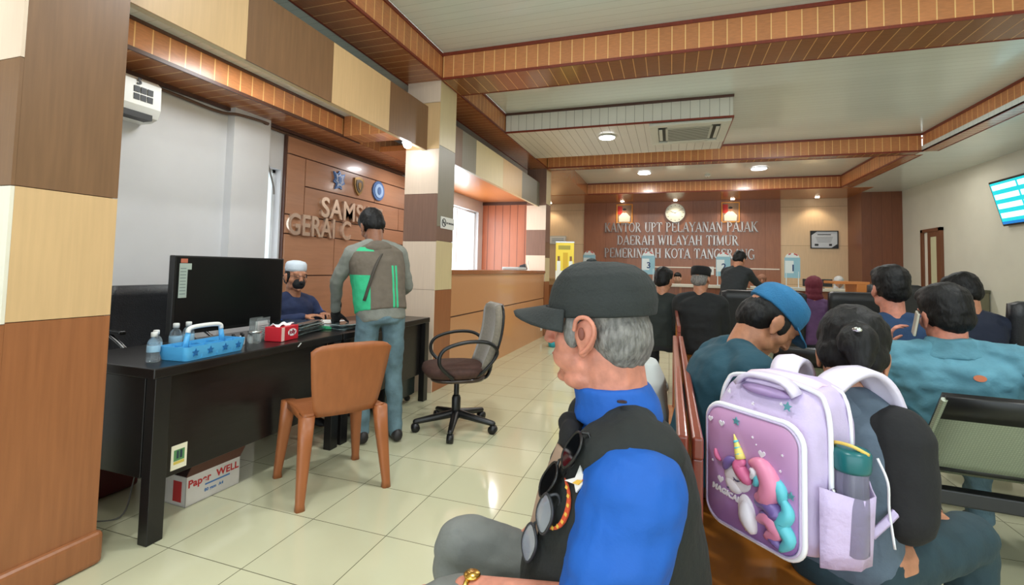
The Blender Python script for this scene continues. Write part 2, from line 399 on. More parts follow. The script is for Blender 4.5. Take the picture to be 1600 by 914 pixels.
fascia('trim_14', -3.6, .99, [-2.7, -2.0, -1.3, -.6, .1], 'blblbl')
fascia('trim_15', 1.34, 4.162, [2.03, 2.755, 3.485], 'lblb')
fascia('trim_16', 4.545, 8.447, [5.0, 5.42, 6.43, 7.36], 'boclo'.replace('c', 'c'))
# no wall is built behind the camera: the room stays open to sky light
# ceiling lamps, plus added fill lamps in the left bay
LIT = mat('lamp diffuser', (250, 252, 255), .4, emit=14)
def downlight(x, y, z, r, power, label, group=None, col=(1, .98, .94), deep=.02, em=None):
    t = empty('ceiling_light', (x, y, z), 0, label, 'light', group)
    MB().lathe([(r*1.15, 0), (r*1.17, -.006), (r*1.02, -.012), (r, -.006), (r, 0)], n=28).build('frame', mat('white plastic', (232, 232, 228), .35), t, True)
    MB().lathe([(r, -.001), (r*.98, -deep), (.001, -deep*1.2)], n=28).build('diffuser', em or LIT, t, True)
    if power: a = area('lamp', (x, y, z-deep-.03), r*2, power, col); 
    return t
downlight(-.84, 6.56, 3.07, .105, 45, 'round white lamp on the dropped white box beside the ceiling air conditioner')
downlight(-.54, 10.53, 3.35, .13, 50, 'round white lamp in the far ceiling recess, above the clock side near the left portrait', 'round lamps in the far recess')
downlight(1.69, 10.54, 3.35, .14, 50, 'larger looking round lamp in the far ceiling recess, above the portrait beside the certificate', 'round lamps in the far recess')
for x, y in ((-.8, 2.3), (1.7, 2.3), (-.8, 0), (1.7, 0), (1.9, 6.6)): area('lamp', (x, y, 3.33), .28, 42, (.97, .99, 1))
area('lamp', (4.0, 5, 3.06), .6, 16, (1, .98, .94)); area('lamp', (-2.62, 2.6, 2.68), .45, 18, (.93, .97, 1)); area('lamp', (-2.62, .4, 2.68), .45, 12, (.93, .97, 1)); area('lamp', (-2.95, 5.2, 2.48), .15, 12, (.98, .98, 1)); area('lamp', (-2.75, 7.4, 2.48), .15, 14, (.98, .98, 1)); area('lamp', (3.95, 9.5, 3.06), .6, 12, (1, .95, .88))  # two lamps under the lowered desk ceiling are unseen, added to brighten the bay
SM = mat('small lamp glow', (255, 240, 215), .4, emit=30)
for i, (x, lb) in enumerate(((-3.2, 'small ceiling spotlight at the far left above the yellow banner'), (-1.22, 'small ceiling spotlight above the left framed portrait'), (.12, 'small ceiling spotlight above the wall clock'), (1.47, 'small ceiling spotlight above the framed portrait right of the clock'), (3.3, 'small ceiling spotlight above the framed certificate'))):
    downlight(x, 12.85, 3.08, .045, 0, lb, 'small spotlights along the back wall', em=SM)
    spot('lamp', (x, 12.83, 3.03), 22, (1, .82, .58), 110, (x, 13.1, 1.2))
# ------------------------------------------------------------------ left bay: wall unit, sign panel, desks
m_blk = mat('black laminate', (22, 19, 19), .28, var=.25, vscale=9, stretch=(8, 1, 8))
m_blk2 = mat('black laminate edge', (24, 22, 22), .3)
m_plw = mat('white plastic', (232, 232, 228), .35)
m_chr = mat('chrome', (210, 212, 214), .12, metal=1)
m_bpl = mat('black plastic', (22, 22, 23), .35)
m_dgr = mat('charcoal print', (45, 47, 52), .5)
# split air conditioner
t = empty('wall_air_conditioner', (-3.5, 1.88, 2.155), 0, 'white split air conditioner on the left wall, half hidden by the near column', 'air conditioner')
prof = [(0, .27), (.15, .27), (.185, .24), (.19, .08), (.165, .02), (.10, 0), (0, 0)]
M = Matrix(((1, 0, 0, 0), (0, 0, 1, -.42), (0, 1, 0, 0), (0, 0, 0, 1)))
MB().prism(prof, M, .80).build('body', m_plw, t)
MB().box((.105, -.36, -.004), (.187, .33, .035)).build('air_outlet', mat('dark vent', (28, 30, 34), .5), t)
MB().box((.10, -.35, -.012), (.17, .32, -.006)).build('louvre', m_plw, t, rot=(0, R(-8), 0))
b = MB()
for i in range(3):
    for j in range(2): b.box((.189, .205+i*.042, .11+j*.05), (.1925, .24+i*.042, .15+j*.05))
lb = b.build('energy_label', m_dgr, t)
s5 = text_mesh('5', .06, .003, .002)
link('label_numeral', s5, m_dgr, t, loc=(.191, .235, .232), rot=(R(90), 0, R(90)))
MB().lathe([(.018, 0), (.018, .003), (.012, .003), (.012, 0)], n=16, M=Matrix.Rotation(R(90), 3, 'Y')).build('emblem', mat('teal print', (90, 150, 160), .5), t, loc=(.189, .12, .22))
# conduit under the low beam
tag(MB().tube(bez([(-3.475, .6, 2.455), (-3.475, 2.2, 2.45), (-3.47, 2.8, 2.43), (-3.4, 2.95, 2.44), (-3.4, 3.25, 2.455), (-3.47, 3.4, 2.45), (-3.475, 5.6, 2.46)], 6), .012, 8).build('conduit', mat('brown conduit', (92, 66, 50), .5)), 'thin brown pipe running under the low beam above the desks', 'pipe')
tag(MB().tube(bez([(-3.47, 3.29, 2.45), (-3.46, 3.3, 2.2), (-3.47, 3.40, 1.95), (-3.47, 3.42, 1.85)], 6), .008, 6).build('cable', mat('grey cable', (110, 108, 104), .5)), 'grey cable hanging down the wall beside the narrow window', 'cable')

# veneer sign panel with logos and metal letters
t = empty('sign_panel', (-3.5, 4.65, 0), 0, 'brown veneer sign panel with grooves and brushed metal lettering behind the desks', 'sign')
m_sp = striped('sign veneer', (172, 124, 94), (172, 124, 94), 0, 50, .0001, .3, .12, 0, (6, .7, 9), gscale=5, coat=.25, bump=0)
b = MB().box((.0, -1.11, .05), (.035, 1.55, 2.44)); b.build('backing', m_dark, t)
ys = [-1.105, -.87, 0.32, 1.0, 1.545]
zs = [.06, .8, 1.18, 1.515, 1.685, 1.985, 2.265, 2.435]
b = MB(); g = .006
def pl(y0, y1, z0, z1): b.box((.036, y0+g, z0+g), (.05, y1-g, z1-g))
pl(-1.105, 1.545, 2.265, 2.435)
pl(-1.105, -.87, 1.685, 2.265); pl(-.87, .30, 1.985, 2.265); pl(.30, 1.545, 1.985, 2.265)
pl(-.87, .85, 1.685, 1.985); pl(.85, 1.545, 1.685, 1.985)
pl(-1.105, -.40, 1.50, 1.685); pl(-.40, 1.0, 1.50, 1.685); pl(1.0, 1.545, 1.5, 1.685)
pl(-1.105, -.40, 1.1, 1.50); pl(-.40, 1.545, 1.1, 1.50); pl(-1.105, 1.545, .06, 1.1)
b.build('veneer_board', m_sp, t)
m_let = mat('brushed bronze letters', (226, 204, 184), .25, metal=.75)
m_silv = mat('brushed silver letters', (172, 166, 160), .3, metal=.9)
def letters(txt, y, z, size, par, sx=1.0, x=.05, m=m_let, bold=.006, name='lettering'):
    me = text_mesh(txt, size, .03, bold, 'LEFT', sx); return link(name, me, m, par, loc=(x+.016, y, z), rot=(R(90), 0, R(90)))
letters('SAMSAT', -.66, 1.80, .29, t, 1.0)
letters('GERAI', -1.10, 1.585, .285, t, .83)
letters('C', -.33, 1.585, .285, t, .83)
# emblems: blue badge, gold shield, blue roundel
def emblem(name, y, z, pts, m, m2, r=.1):
    M = Matrix.Translation((.05, y, z)) @ Matrix(((0, 0, 1, 0), (1, 0, 0, 0), (0, 1, 0, 0), (0, 0, 0, 1)))
    b = MB(); b.prism([(p*r, q*r) for p, q in pts], M, .018, 0); M2 = M @ Matrix.Translation((0, 0, .018))
    b.prism([(p*r*.72, q*r*.72) for p, q in pts], M2, .006, 1); b.prism([(p*r*.3, q*r*.4) for p, q in pts], M2 @ Matrix.Translation((0, 0, .005)), .006, 0)
    b.build(name, [m, m2], t)
m_bl = mat('emblem blue', (86, 122, 176), .3, metal=.3); m_go = mat('emblem gold', (150, 120, 70), .3, metal=.6)
circ = [(math.cos(a*PI/12), math.sin(a*PI/12)) for a in range(24)]
shield = [(-.8, .9), (0, 1.1), (.8, .9), (.85, .1), (.5, -.7), (0, -1.1), (-.5, -.7), (-.85, .1)]
badge = [(-.9, .8), (-.3, .6), (0, 1), (.3, .6), (.95, .8), (.7, .1), (.95, -.3), (.4, -.6), (.5, -1), (0, -.85), (-.6, -1.1), (-.4, -.5), (-.9, -.3), (-.6, .1)]
emblem('emblem', -.38, 2.14, badge, m_bl, mat('emblem grey', (150, 160, 178), .3, metal=.5)); emblem('emblem', -.03, 2.13, shield, m_go, mat('emblem dark', (80, 66, 44), .4)); emblem('emblem', .36, 2.14, circ, m_bl, mat('emblem pale', (150, 180, 214), .3), .12)

# desks
def desk(y0, y1, label, end_panel, sticker):
    t = empty('office_desk', (-2.42, (y0+y1)/2, 0), 0, label, 'desk', None); L = (y1-y0)/2-.003
    MB().box((-.34, -L, .705), (.32, L, .75), .006).build('desktop', m_blk, t)
    for sx, sy in ((-1, -1), (-1, 1), (1, -1), (1, 1)):
        x = .29*sx; y = (L-.045)*sy; b = MB(); M = Matrix.Identity(4)
        b.box((x-.028, y-.035, 0), (x+.028, y+.035, .705), .003); b.build('leg', m_blk2, t)
    MB().box((.255, -L+.09, .24), (.272, L-.09, .704), .003).build('front_panel', m_blk, t)
    if end_panel: MB().box((-.31, -L+.02, .27), (.24, -L+.036, .70), .003).build('side_panel', m_blk, t)
    b = MB()
    if sticker:
        b.box((.2722, -L+.13, .262), (.2735, -L+.205, .372), mi=0).box((.2735, -L+.142, .30), (.2742, -L+.193, .35), mi=1).box((.2742, -L+.155, .31), (.2748, -L+.165, .345), mi=2).box((.2742, -L+.17, .31), (.2748, -L+.182, .345), mi=2)
        b.box((.2735, -L+.142, .285), (.2742, -L+.193, .298), mi=3)
        b.build('sticker', [mat('sticker cream', (236, 230, 205), .5), mat('sticker green', (88, 140, 88), .5), mat('sticker dark', (40, 60, 70), .5), mat('sticker yellow', (214, 190, 90), .5)], t)
        MB().tube([(.3215, .21, .723), (.3215, .235, .742)], .003, 6).build('scratch', mat('pale scuff', (190, 190, 185), .6), t)
    return t
desk(1.47, 2.715, 'black desk nearest the column, with a square sticker low on its front', True, True)
d2 = desk(2.72, 3.95, 'second black desk, behind the standing man and next to the checkered column', False, False)
# drawer pedestal under the second desk
t = empty('drawer_pedestal', (-2.42, 3.62, 0), 0, 'black drawer cabinet under the second black desk', 'cabinet')
MB().box((-.25, -.24, .06), (.215, .24, .68), .004).build('body', m_blk2, t)
for z0, z1 in ((.07, .36), (.37, .53), (.54, .67)):
    d = MB().box((.216, -.235, z0+.004), (.232, .235, z1-.004), .003).build('drawer', mat('dark green grey laminate', (44, 52, 50), .25), t)
    MB().tube([(.233, -.06, z1-.04), (.245, -.055, z1-.04), (.245, .055, z1-.04), (.233, .06, z1-.04)], .005, 6).build('handle', m_chr, d)
for y in (-.2, .2):
    for x in (-.2, .18): MB().cap((x, y, .03), (x, y+.001, .03), .028).build('castor', m_bpl, t)

# monitor / television on the near desk
t = empty('television', (-2.63, 2.305, .75), R(0), 'large black television screen standing on the near desk', 'television')
MB().box((-.03, -.395, .05), (.012, .395, .50), .006).build('housing', m_bpl, t)
MB().box((.0121, -.378, .07), (.014, .378, .488)).build('screen', mat('dark glossy screen', (8, 8, 10), .35, spec=.35), t)
for y in (-.27, .27): MB().tube([(-.08, y, .008), (-.01, y, .05), (.06, y, .008)], .008, 8).build('foot', m_bpl, t)
b = MB().box((.0142, -.366, .26), (.0155, -.318, .455), mi=0).box((.0142, -.318, .42), (.0155, -.295, .455), mi=0).box((.0142, -.36, .458), (.0155, -.32, .482), mi=1)
for k in range(9): b.box((.0155, -.36, .28+k*.018), (.0158, -.326, .284+k*.018), mi=2)
b.build('paper_label', [mat('label paper', (176, 190, 180), .5), mat('label red', (196, 110, 84), .5), mat('label ink', (110, 124, 122), .5)], t)

# black office chairs behind the desk
m_lea = mat('black leather', (30, 31, 34), .42, var=.15, vscale=30, bump=.2, bscale=120)
def office_chair(x, y, rz, label, w=.23, hz=1.05):
    t = empty('office_chair', (x, y, 0), rz, label, 'chair', None)
    b = MB(); g = []
    for i in range(9):
        f = i/8; z = .52+f*(hz-.52); g.append([(w*(1-.12*f*f)*s, -.21-.05*f+.03*s*s-.02*math.sin(f*PI), z) for s in (-1, -.8, -.4, 0, .4, .8, 1)])
    MB().sheet(g, .06).build('backrest', m_lea, t, True)
    MB().box((-w, -.2, .42), (w, .24, .50), .035).build('seat', m_lea, t, True)
    for s in (-1, 1):
        a = MB().tube(bez([(s*(w+.01), -.2, .80), (s*(w+.03), -.12, .79), (s*(w+.035), .1, .70), (s*(w+.03), .14, .62), (s*(w+.01), .02, .46)], 5), .013, 8).build('armrest', m_chr, t, True)
        MB().box((s*(w+.03)-.022, -.12, .775), (s*(w+.03)+.022, .06, .80), .01, M=Matrix.Translation((0, .0, .0))).build('arm_pad', m_bpl, a)
    MB().cap((0, 0, .12), (0, 0, .42), .028).build('column', m_chr, t)
    for k in range(5):
        a = 2*PI*k/5+.3; l = MB().cap((0, 0, .11), (.26*math.cos(a), .26*math.sin(a), .075), .025, .018).build('base_leg', m_bpl, t, True)
        MB().cap((.26*math.cos(a), .26*math.sin(a), .03), (.26*math.cos(a)+.01, .26*math.sin(a), .03), .029).build('castor', m_bpl, l, True)
    return t
office_chair(-3.2, 1.55, R(-86), 'black leather office chair beside the near column, behind the desk')
office_chair(-3.08, 2.2, R(-94), 'black leather office chair with a chrome arm, between the near column and the television')

# things on the desk -------------------------------------------------
DZ = .751
m_blue = mat('light blue plastic', (84, 172, 226), .3, sss=0); m_bluedk = mat('darker blue cut outs', (30, 100, 160), .4)
t = empty('storage_caddy', (-2.225, 1.80, DZ), R(6), 'light blue plastic caddy with star cut outs and a white handle on the near desk', 'basket')
b = MB(); W_, D_ = .185, .085
def ringrect(w, d, z, n=6):
    P = []
    for cx, cy, a0 in ((w-.02, d-.02, 0), (-w+.02, d-.02, 90), (-w+.02, -d+.02, 180), (w-.02, -d+.02, 270)):
        for k in range(n): a = R(a0+90*k/(n-1)); P.append((cx+.02*math.cos(a), cy+.02*math.sin(a), z))
    return P
b.T = Matrix.Rotation(R(90), 4, 'Z')
O1 = [ringrect(W_*.93, D_*.9, 0), ringrect(W_*.97, D_*.96, .03), ringrect(W_, D_, .065), ringrect(W_-.004, D_-.004, .065), ringrect(W_*.95-.004, D_*.93-.004, .006)]
n = len(O1[0]); vs = [p for r in O1 for p in r]; fs = []
for i in range(4):
    for j in range(n): fs.append((i*n+j, i*n+(j+1) % n, (i+1)*n+(j+1) % n, (i+1)*n+j))
fs.append(tuple(range(n))[::-1]); fs.append(tuple(4*n+j for j in range(n))); b.add(vs, fs)
for x in (-.09, 0, .09): b.box((x-.003, -D_+.004, .006), (x+.003, D_-.004, .055))
b.box((-W_+.01, -.003, .006), (W_-.01, .003, .058))
b.build('tray', m_blue, t)
star = [((1 if k % 2 == 0 else .45)*math.sin(k*PI/5), (1 if k % 2 == 0 else .45)*math.cos(k*PI/5)) for k in range(10)]
b = MB()
for y in (-.13, -.045, .045, .13):
    b = MB(); M = Matrix.Translation((D_-.0035, y, .036)) @ Matrix(((0, 0, 1, 0), (1, 0, 0, 0), (0, 1, 0, 0), (0, 0, 0, 1)))
    b.prism([(p*.02, q*.02) for p, q in star], M, .004); b.build('star_cutout', m_bluedk, t)
for s in (-1, 1): MB().tube([(0, s*.115, .03), (0, s*.095, .13)], [.016, .01], 8, flat=.5).build('handle_post', m_blue, t, True)
MB().tube(bez([(0, -.1, .12), (0, -.085, .142), (0, 0, .147), (0, .085, .142), (0, .1, .12)], 5), .011, 8).build('handle', m_plw, t, True)
m_pet = mat('clear bottle plastic', (205, 218, 226), .08, trans=.85, alpha=.55); m_wat = mat('water', (120, 170, 205), .05, trans=.6)
def bottle(x, y, z, s, label, group=None, capm=m_plw):
    t = empty('water_bottle', (x, y, z), 0, label, 'bottle', group)
    MB().lathe([(.026*s, 0), (.029*s, .004*s), (.029*s, .03*s), (.026*s, .04*s), (.029*s, .05*s), (.029*s, .085*s), (.024*s, .105*s), (.012*s, .12*s), (.012*s, .13*s)], n=16).build('bottle_body', m_pet, t, True)
    MB().lathe([(.0145*s, .125*s), (.0145*s, .145*s), (.012*s, .148*s)], n=14).build('cap', capm, t, True)
    MB().lathe([(.0292*s, .05*s), (.0294*s, .051*s), (.0294*s, .08*s), (.0292*s, .081*s)], n=16).build('label_band', mat('bottle label', (150, 190, 215), .4), t, True)
    return t
bottle(-2.26, 1.575, DZ, .92, 'small clear water bottle at the near corner of the desk')
bottle(-2.34, 1.64, DZ, .9, 'small clear water bottle behind the near corner bottle, left of the blue caddy')
bottle(-2.40, 1.78, DZ, 1.0, 'small clear water bottle seen through the handle of the blue caddy')
bottle(-2.43, 1.87, DZ, .98, 'clear water bottle right behind the handle of the blue caddy')
vial = None
for i in range(10):
    x = -2.33+.04*(i % 2)-.004*i; y = 2.0+.032*i
    if vial is None:
        vial = empty('ink_bottle', (x, y, DZ), 0, 'tiny bottle with a dark cap in the row between caddy and jar', 'bottle', 'row of tiny bottles on the near desk')
        MB().lathe([(.011, 0), (.012, .002), (.012, .04), (.007, .046)], n=10).build('bottle_body', mat('frosted white', (205, 212, 214), .35), vial, True)
        MB().lathe([(.008, .045), (.008, .06), (.006, .062)], n=10).build('cap', m_bpl, vial, True)
    else: tree(vial, (x, y, DZ))
m_gls = mat('clear acrylic', (225, 235, 235), .06, trans=.8, alpha=.4)
t = empty('glass_jar', (-2.285, 2.16, DZ), 0, 'round clear jar lying in front of the acrylic holder', 'jar')
MB().lathe([(.028, 0), (.036, .006), (.038, .035), (.034, .055), (.034, .06)], n=18).build('jar_body', m_gls, t, True)
MB().lathe([(.0345, .06), (.036, .062), (.036, .072), (.03, .074)], n=18).build('lid', mat('silver lid', (190, 192, 190), .25, metal=.8), t, True)
t = empty('card_holder', (-2.36, 2.27, DZ), R(8), 'upright clear acrylic holder with papers beside the tissue box', 'holder')
MB().box((-.03, -.055, 0), (.03, .055, .006)).box((.02, -.055, 0), (.024, .055, .135)).box((-.03, -.055, 0), (-.026, .055, .135)).box((-.03, -.055, 0), (.024, -.052, .12)).box((-.03, .052, 0), (.024, .055, .12)).build('acrylic_box', m_gls, t)
b = MB().box((.008, -.05, .008), (.011, .05, .115), mi=0).box((.0185, -.048, .02), (.0195, .046, .10), mi=0)
for k in range(6): b.box((.0195, -.04, .03+k*.011), (.0198, .035, .034+k*.011), mi=1)
b.build('paper', [mat('paper', (226, 228, 224), .6), mat('ink', (90, 100, 110), .6)], t)
t = empty('tissue_box', (-2.255, 2.335, DZ), R(10), 'red tissue box with a white oval brand mark and a tissue on top', 'tissue box')
MB().box((-.055, -.085, 0), (.055, .085, .085), .003).build('carton', mat('red carton', (206, 36, 50), .4), t)
M = Matrix.Translation((.0555, .02, .046)) @ Matrix(((0, 0, 1, 0), (1, 0, 0, 0), (0, 1, 0, 0), (0, 0, 0, 1))); b = MB()
b.prism([(p*.042, q*.022) for p, q in circ], M, .001, 0); b.build('oval_mark', [mat('white print', (240, 238, 236), .5)], t)
link('brand_lettering', text_mesh('jolly', .034, .001, .0015), mat('dark red print', (150, 30, 60), .5), t, loc=(.0571, .02, .048), rot=(R(90), 0, R(90)))
MB().box((.0552, -.084, .002), (.0556, -.055, .083)).build('side_print', mat('pale print', (236, 200, 190), .5), t)
g = [[(-.03+.02*i, -.075+.15*j/7, .088+.012*math.sin(i*1.9+j*1.3)+.010*(1-abs(i-1.5)/1.5)) for j in range(8)] for i in range(4)]
MB().sheet(g, .003).build('tissue', mat('tissue paper', (240, 236, 238), .7), t, True)
# documents in plastic covers
m_pla = mat('dark document cover', (52, 66, 68), .12, var=.6, vscale=26, coat=.6); m_pap = mat('paper', (226, 228, 224), .6)
def stack(x, y, rz, n, label, w=.12, d=.17, seed=1, top=None):
    rnd = random.Random(seed); t = empty('document_stack', (x, y, DZ), rz, label, 'documents'); z = 0
    for k in range(n):
        h = .006; dx, dy, a = rnd.uniform(-.012, .012), rnd.uniform(-.015, .015), rnd.uniform(-.12, .12)
        M = Matrix.Translation((dx, dy, z+.001)) @ Matrix.Rotation(a, 4, 'Z'); g = []
        for i in range(5): g.append([M @ Vector((-w+2*w*i/4, -d+2*d*j/8, h/2+.0018*math.sin(i*1.3+j*.9+k))) for j in range(9)])
        MB().sheet(g, h*.8).build('folder', (m_pap if (top and k == n-1) else (m_pla if k % 3 else mat('pale document cover', (118, 134, 134), .15, var=.5, vscale=30, coat=.6))), t, True); z += h+.002
    return t
stack(-2.42, 2.62, R(14), 9, 'pile of folders in shiny plastic covers beside the television', seed=3)
stack(-2.30, 3.0, R(-8), 4, 'low pile of forms under the hand of the standing man', .11, .15, 5)
t = empty('paper_folder', (-2.50, 3.02, DZ), R(20), 'flat green folder between the two men at the desk', 'folder')
MB().box((-.15, -.22, 0), (.12, .16, .02), .003).build('cover', mat('green card', (60, 178, 120), .45), t); MB().box((-.14, -.20, .0205), (.11, .15, .026)).build('sheets', m_pap, t)
# carton under the desk
t = empty('cardboard_carton', (-2.37, 1.93, 0), R(-2), 'open white printed cardboard carton on the floor under the near desk', 'box')
m_ct = mat('white carton board', (218, 212, 206), .6, var=.05, vscale=12); m_cti = mat('brown carton inside', (96, 60, 48), .8)
b = MB(); X, Y_, Z_ = .11, .15, .145
b.box((-X, -Y_, 0), (X, Y_, .004)); b.box((X-.004, -Y_, 0), (X, Y_, Z_)); b.box((-X, -Y_, 0), (-X+.004, Y_, Z_)); b.box((-X, -Y_, 0), (X, -Y_+.004, Z_)); b.box((-X, Y_-.004, 0), (X, Y_, Z_))
b.build('carton_body', m_ct, t)
MB().box((-X+.006, -Y_+.006, .006), (X-.006, Y_-.006, .10), .02).build('contents', m_cti, t)
for s in (-1, 1): MB().box((0, -Y_, 0), (.09, Y_, .004)).build('flap', m_cti, t, loc=(s*X, 0, Z_), rot=(0, R(-60) if s > 0 else R(-130), 0))
MB().box((X-.03, -Y_-.0015, .02), (.02, -Y_-.0005, .12)).build('red_print', mat('red print', (190, 50, 50), .6), t)
def on_face(txt, size, y, z, m, par, x): return link('lettering', text_mesh(txt, size, .0008, size*.03), m, par, loc=(x, y, z), rot=(R(90), 0, R(90)))
mr = mat('red print', (190, 50, 50), .6); on_face('Paper  WELL', .05, .0, .105, mr, t, X+.001)
MB().box((X+.0003, -.05, .07), (X+.001, .09, .078)).build('blue_line', mat('blue print', (70, 120, 180), .6), t)
on_face('80 gsm  A4', .022, .0, .045, mat('blue print', (70, 120, 180), .6), t, X+.001)
# maroon bin and cables at the column foot
t = empty('storage_bin', (-2.82, 1.73, 0), 0, 'dark maroon box on the floor behind the near column', 'box')
MB().box((-.09, -.14, 0), (.09, .14, .27), .02).build('bin_body', mat('maroon plastic', (92, 34, 34), .35), t, True); MB().box((-.10, -.15, .27), (.10, .15, .30), .01).build('lid', mat('maroon plastic', (92, 34, 34), .35), t, True)
tag(MB().tube(bez([(-2.62, 1.98, .008), (-2.6, 1.8, .3), (-2.55, 1.72, .12), (-2.45, 1.6, .008), (-2.6, 1.5, .008), (-2.75, 1.42, .008), (-2.55, 1.38, .008)], 8), .004, 6).build('power_cable', mat('grey cable', (110, 108, 104), .5)), 'thin grey cable looping down to the floor behind the near desk', 'cable')
# no smoking sign on the checkered column
t = empty('no_smoking_sign', (-2.179, 4.40, 1.665), 0, 'small white no smoking sign on the checkered column', 'sign')
MB().box((0, -.15, -.06), (.006, .15, .06)).build('plate', m_plw, t)
b = MB(); b.tube([(.008, -.09+.04*p, .04*q) for p, q in circ], .004, 6, closed=True); b.tube([(.008, -.118, .028), (.008, -.062, -.028)], .004, 6); b.box((.006, -.11, -.006), (.0085, -.07, .006))
b.build('symbol', m_dgr, t); on_face('NO SMOKING', .026, .055, 0, m_dgr, t, .0068)
# bright spot lamp under the fascia
t = empty('spot_lamp', (-2.41, 3.96, 2.435), 0, 'bright white spot lamp under the checkered fascia by the column', 'light')
MB().lathe([(.05, 0), (.055, -.03), (.05, -.035), (.03, 0)], n=20).build('housing', m_plw, t, True); MB().ell((0, 0, -.045), (.042, .042, .04)).build('bulb', mat('white bulb', (240, 246, 255), .4, emit=30), t, True)
MB().cap((0, 0, 0), (0, 0, .045), .02).build('base', m_plw, t); point('lamp', (-2.41, 3.93, 2.33), 4, (.92, .96, 1), .05)

# brown stackable plastic chair -----------------------------------------
m_pc = mat('brown plastic', (156, 92, 52), .38, var=.08, vscale=40, stretch=(1, 1, .15))
t = empty('plastic_chair', (-1.80, 2.27, 0), R(57), 'brown plastic chair standing alone in front of the desks', 'chair')
b = MB()
g = [[(x*(.205+.01*abs(y)), .19*y+.0, .44-.012*(1-x*x)*(1-y*y)-(.02 if y > .9 else 0)) for x in (-1, -.9, -.5, 0, .5, .9, 1)] for y in (-1, -.85, -.4, 0, .4, .85, 1)]
MB().sheet(g, .012).box((-.21, -.195, .405), (-.198, .195, .44)).box((.198, -.195, .405), (.21, .195, .44)).box((-.205, .185, .40), (.205, .197, .43)).build('seat', m_pc, t, True)
g = []
for i in range(11):
    f = i/10; z = .43+f*.385; w = .155+.06*f**.6 if f < .85 else .215-.025*((f-.85)/.15)**2
    g.append([(w*s, -.185-.085*f-.022*(1-s*s), z-(.02*abs(s)**4 if f > .95 else 0)) for s in (-1, -.85, -.5, 0, .5, .85, 1)])
MB().sheet(g, .011).build('backrest', m_pc, t, True)
for s in (-1, 1):
    g = [(s*.21, -.19-.08*f, .43+.37*f) for f in (0, .25, .5, .75, .97)]
for sx in (-1, 1):
    for sy in (-1, 1):
        x0, y0 = sx*.195, sy*.18; x1, y1 = sx*.225, sy*.232; b = MB()
        ms = [(Vector((x0, y0, .44)), .038), (Vector((x0*.7+x1*.3, y0*.7+y1*.3, .30)), .033), (Vector((x1, y1, .03)), .021), (Vector((x1, y1, .0)), .024)]
        b.loft([(p, r, r, Matrix.Identity(3)) for p, r in ms], 14, p=3.2); b.build('leg', m_pc, t, True)

# swivel chair ------------------------------------------------------------
t = empty('swivel_chair', (-1.53, 3.33, 0), R(124), 'worn brown swivel chair with looped black arms, on five castors in the aisle', 'chair')
m_fab = mat('grey brown mesh fabric', (124, 116, 102), .7, var=.15, vscale=60, sheen=.3); m_sea = mat('dark brown fabric', (74, 48, 40), .75, var=.2, vscale=40); m_shl = mat('brown shell plastic', (62, 46, 38), .35, coat=.3)
g = []
for i in range(13):
    f = i/12; z = .47+f*.47; w = .19+.035*math.sin(min(1, f*1.6)*PI/2) if f < .8 else .225-.07*((f-.8)/.2)**2
    g.append([(w*s, -.20-.10*f-.05*math.sin(f*PI)*.6+.035*s*s, z) for s in (-1, -.8, -.4, 0, .4, .8, 1)])
MB().sheet(g, .05).build('backrest', m_fab, t, True)
g2 = [[(p[0]*1.04, p[1]-.034, p[2]) for p in r] for r in g]
MB().sheet(g2, .016).build('back_shell', m_bpl, t, True)
MB().loft([((0, .02, z), rx, ry, Matrix.Identity(3)) for z, rx, ry in ((.405, .15, .15), (.415, .21, .22), (.45, .235, .245), (.485, .225, .235), (.497, .17, .18))], 28, p=2.8).build('seat', m_sea, t, True)
MB().loft([((0, 0, z), rx, ry, Matrix.Identity(3)) for z, rx, ry in ((.36, .10, .10), (.38, .19, .2), (.404, .2, .21))], 24, p=2.8).build('seat_shell', m_shl, t, True)
MB().tube(bez([(0, -.05, .38), (0, -.2, .37), (0, -.255, .43), (0, -.27, .56)], 6), [.03]*19, 8, flat=.4).build('back_bar', m_bpl, t, True)
for s in (-1, 1):
    MB().tube(bez([(s*.13, .05, .40), (s*.25, .08, .44), (s*.285, .17, .54), (s*.285, .14, .64), (s*.285, -.02, .69), (s*.28, -.18, .68), (s*.25, -.25, .60), (s*.22, -.16, .47), (s*.15, -.08, .40)], 6), .015, 8, flat=.8).build('armrest', m_bpl, t, True)
MB().cap((0, 0, .10), (0, 0, .23), .034).cap((0, 0, .2), (0, 0, .38), .02).build('gas_column', m_bpl, t, True)
MB().box((.08, -.03, .34), (.2, .0, .365), .01).build('lever', m_bpl, t)
for k in range(5):
    a = 2*PI*k/5+R(20); c, s_ = math.cos(a), math.sin(a)
    l = MB().cap((0, 0, .12), (.30*c, .30*s_, .075), .032, .02).build('base_leg', m_bpl, t, True)
    MB().tube([(.30*c-.022*s_, .30*s_+.022*c, .032), (.30*c+.022*s_, .30*s_-.022*c, .032)], .032, 12).cap((.3*c, .3*s_, .05), (.3*c, .3*s_, .08), .012).build('castor', m_bpl, l, True)

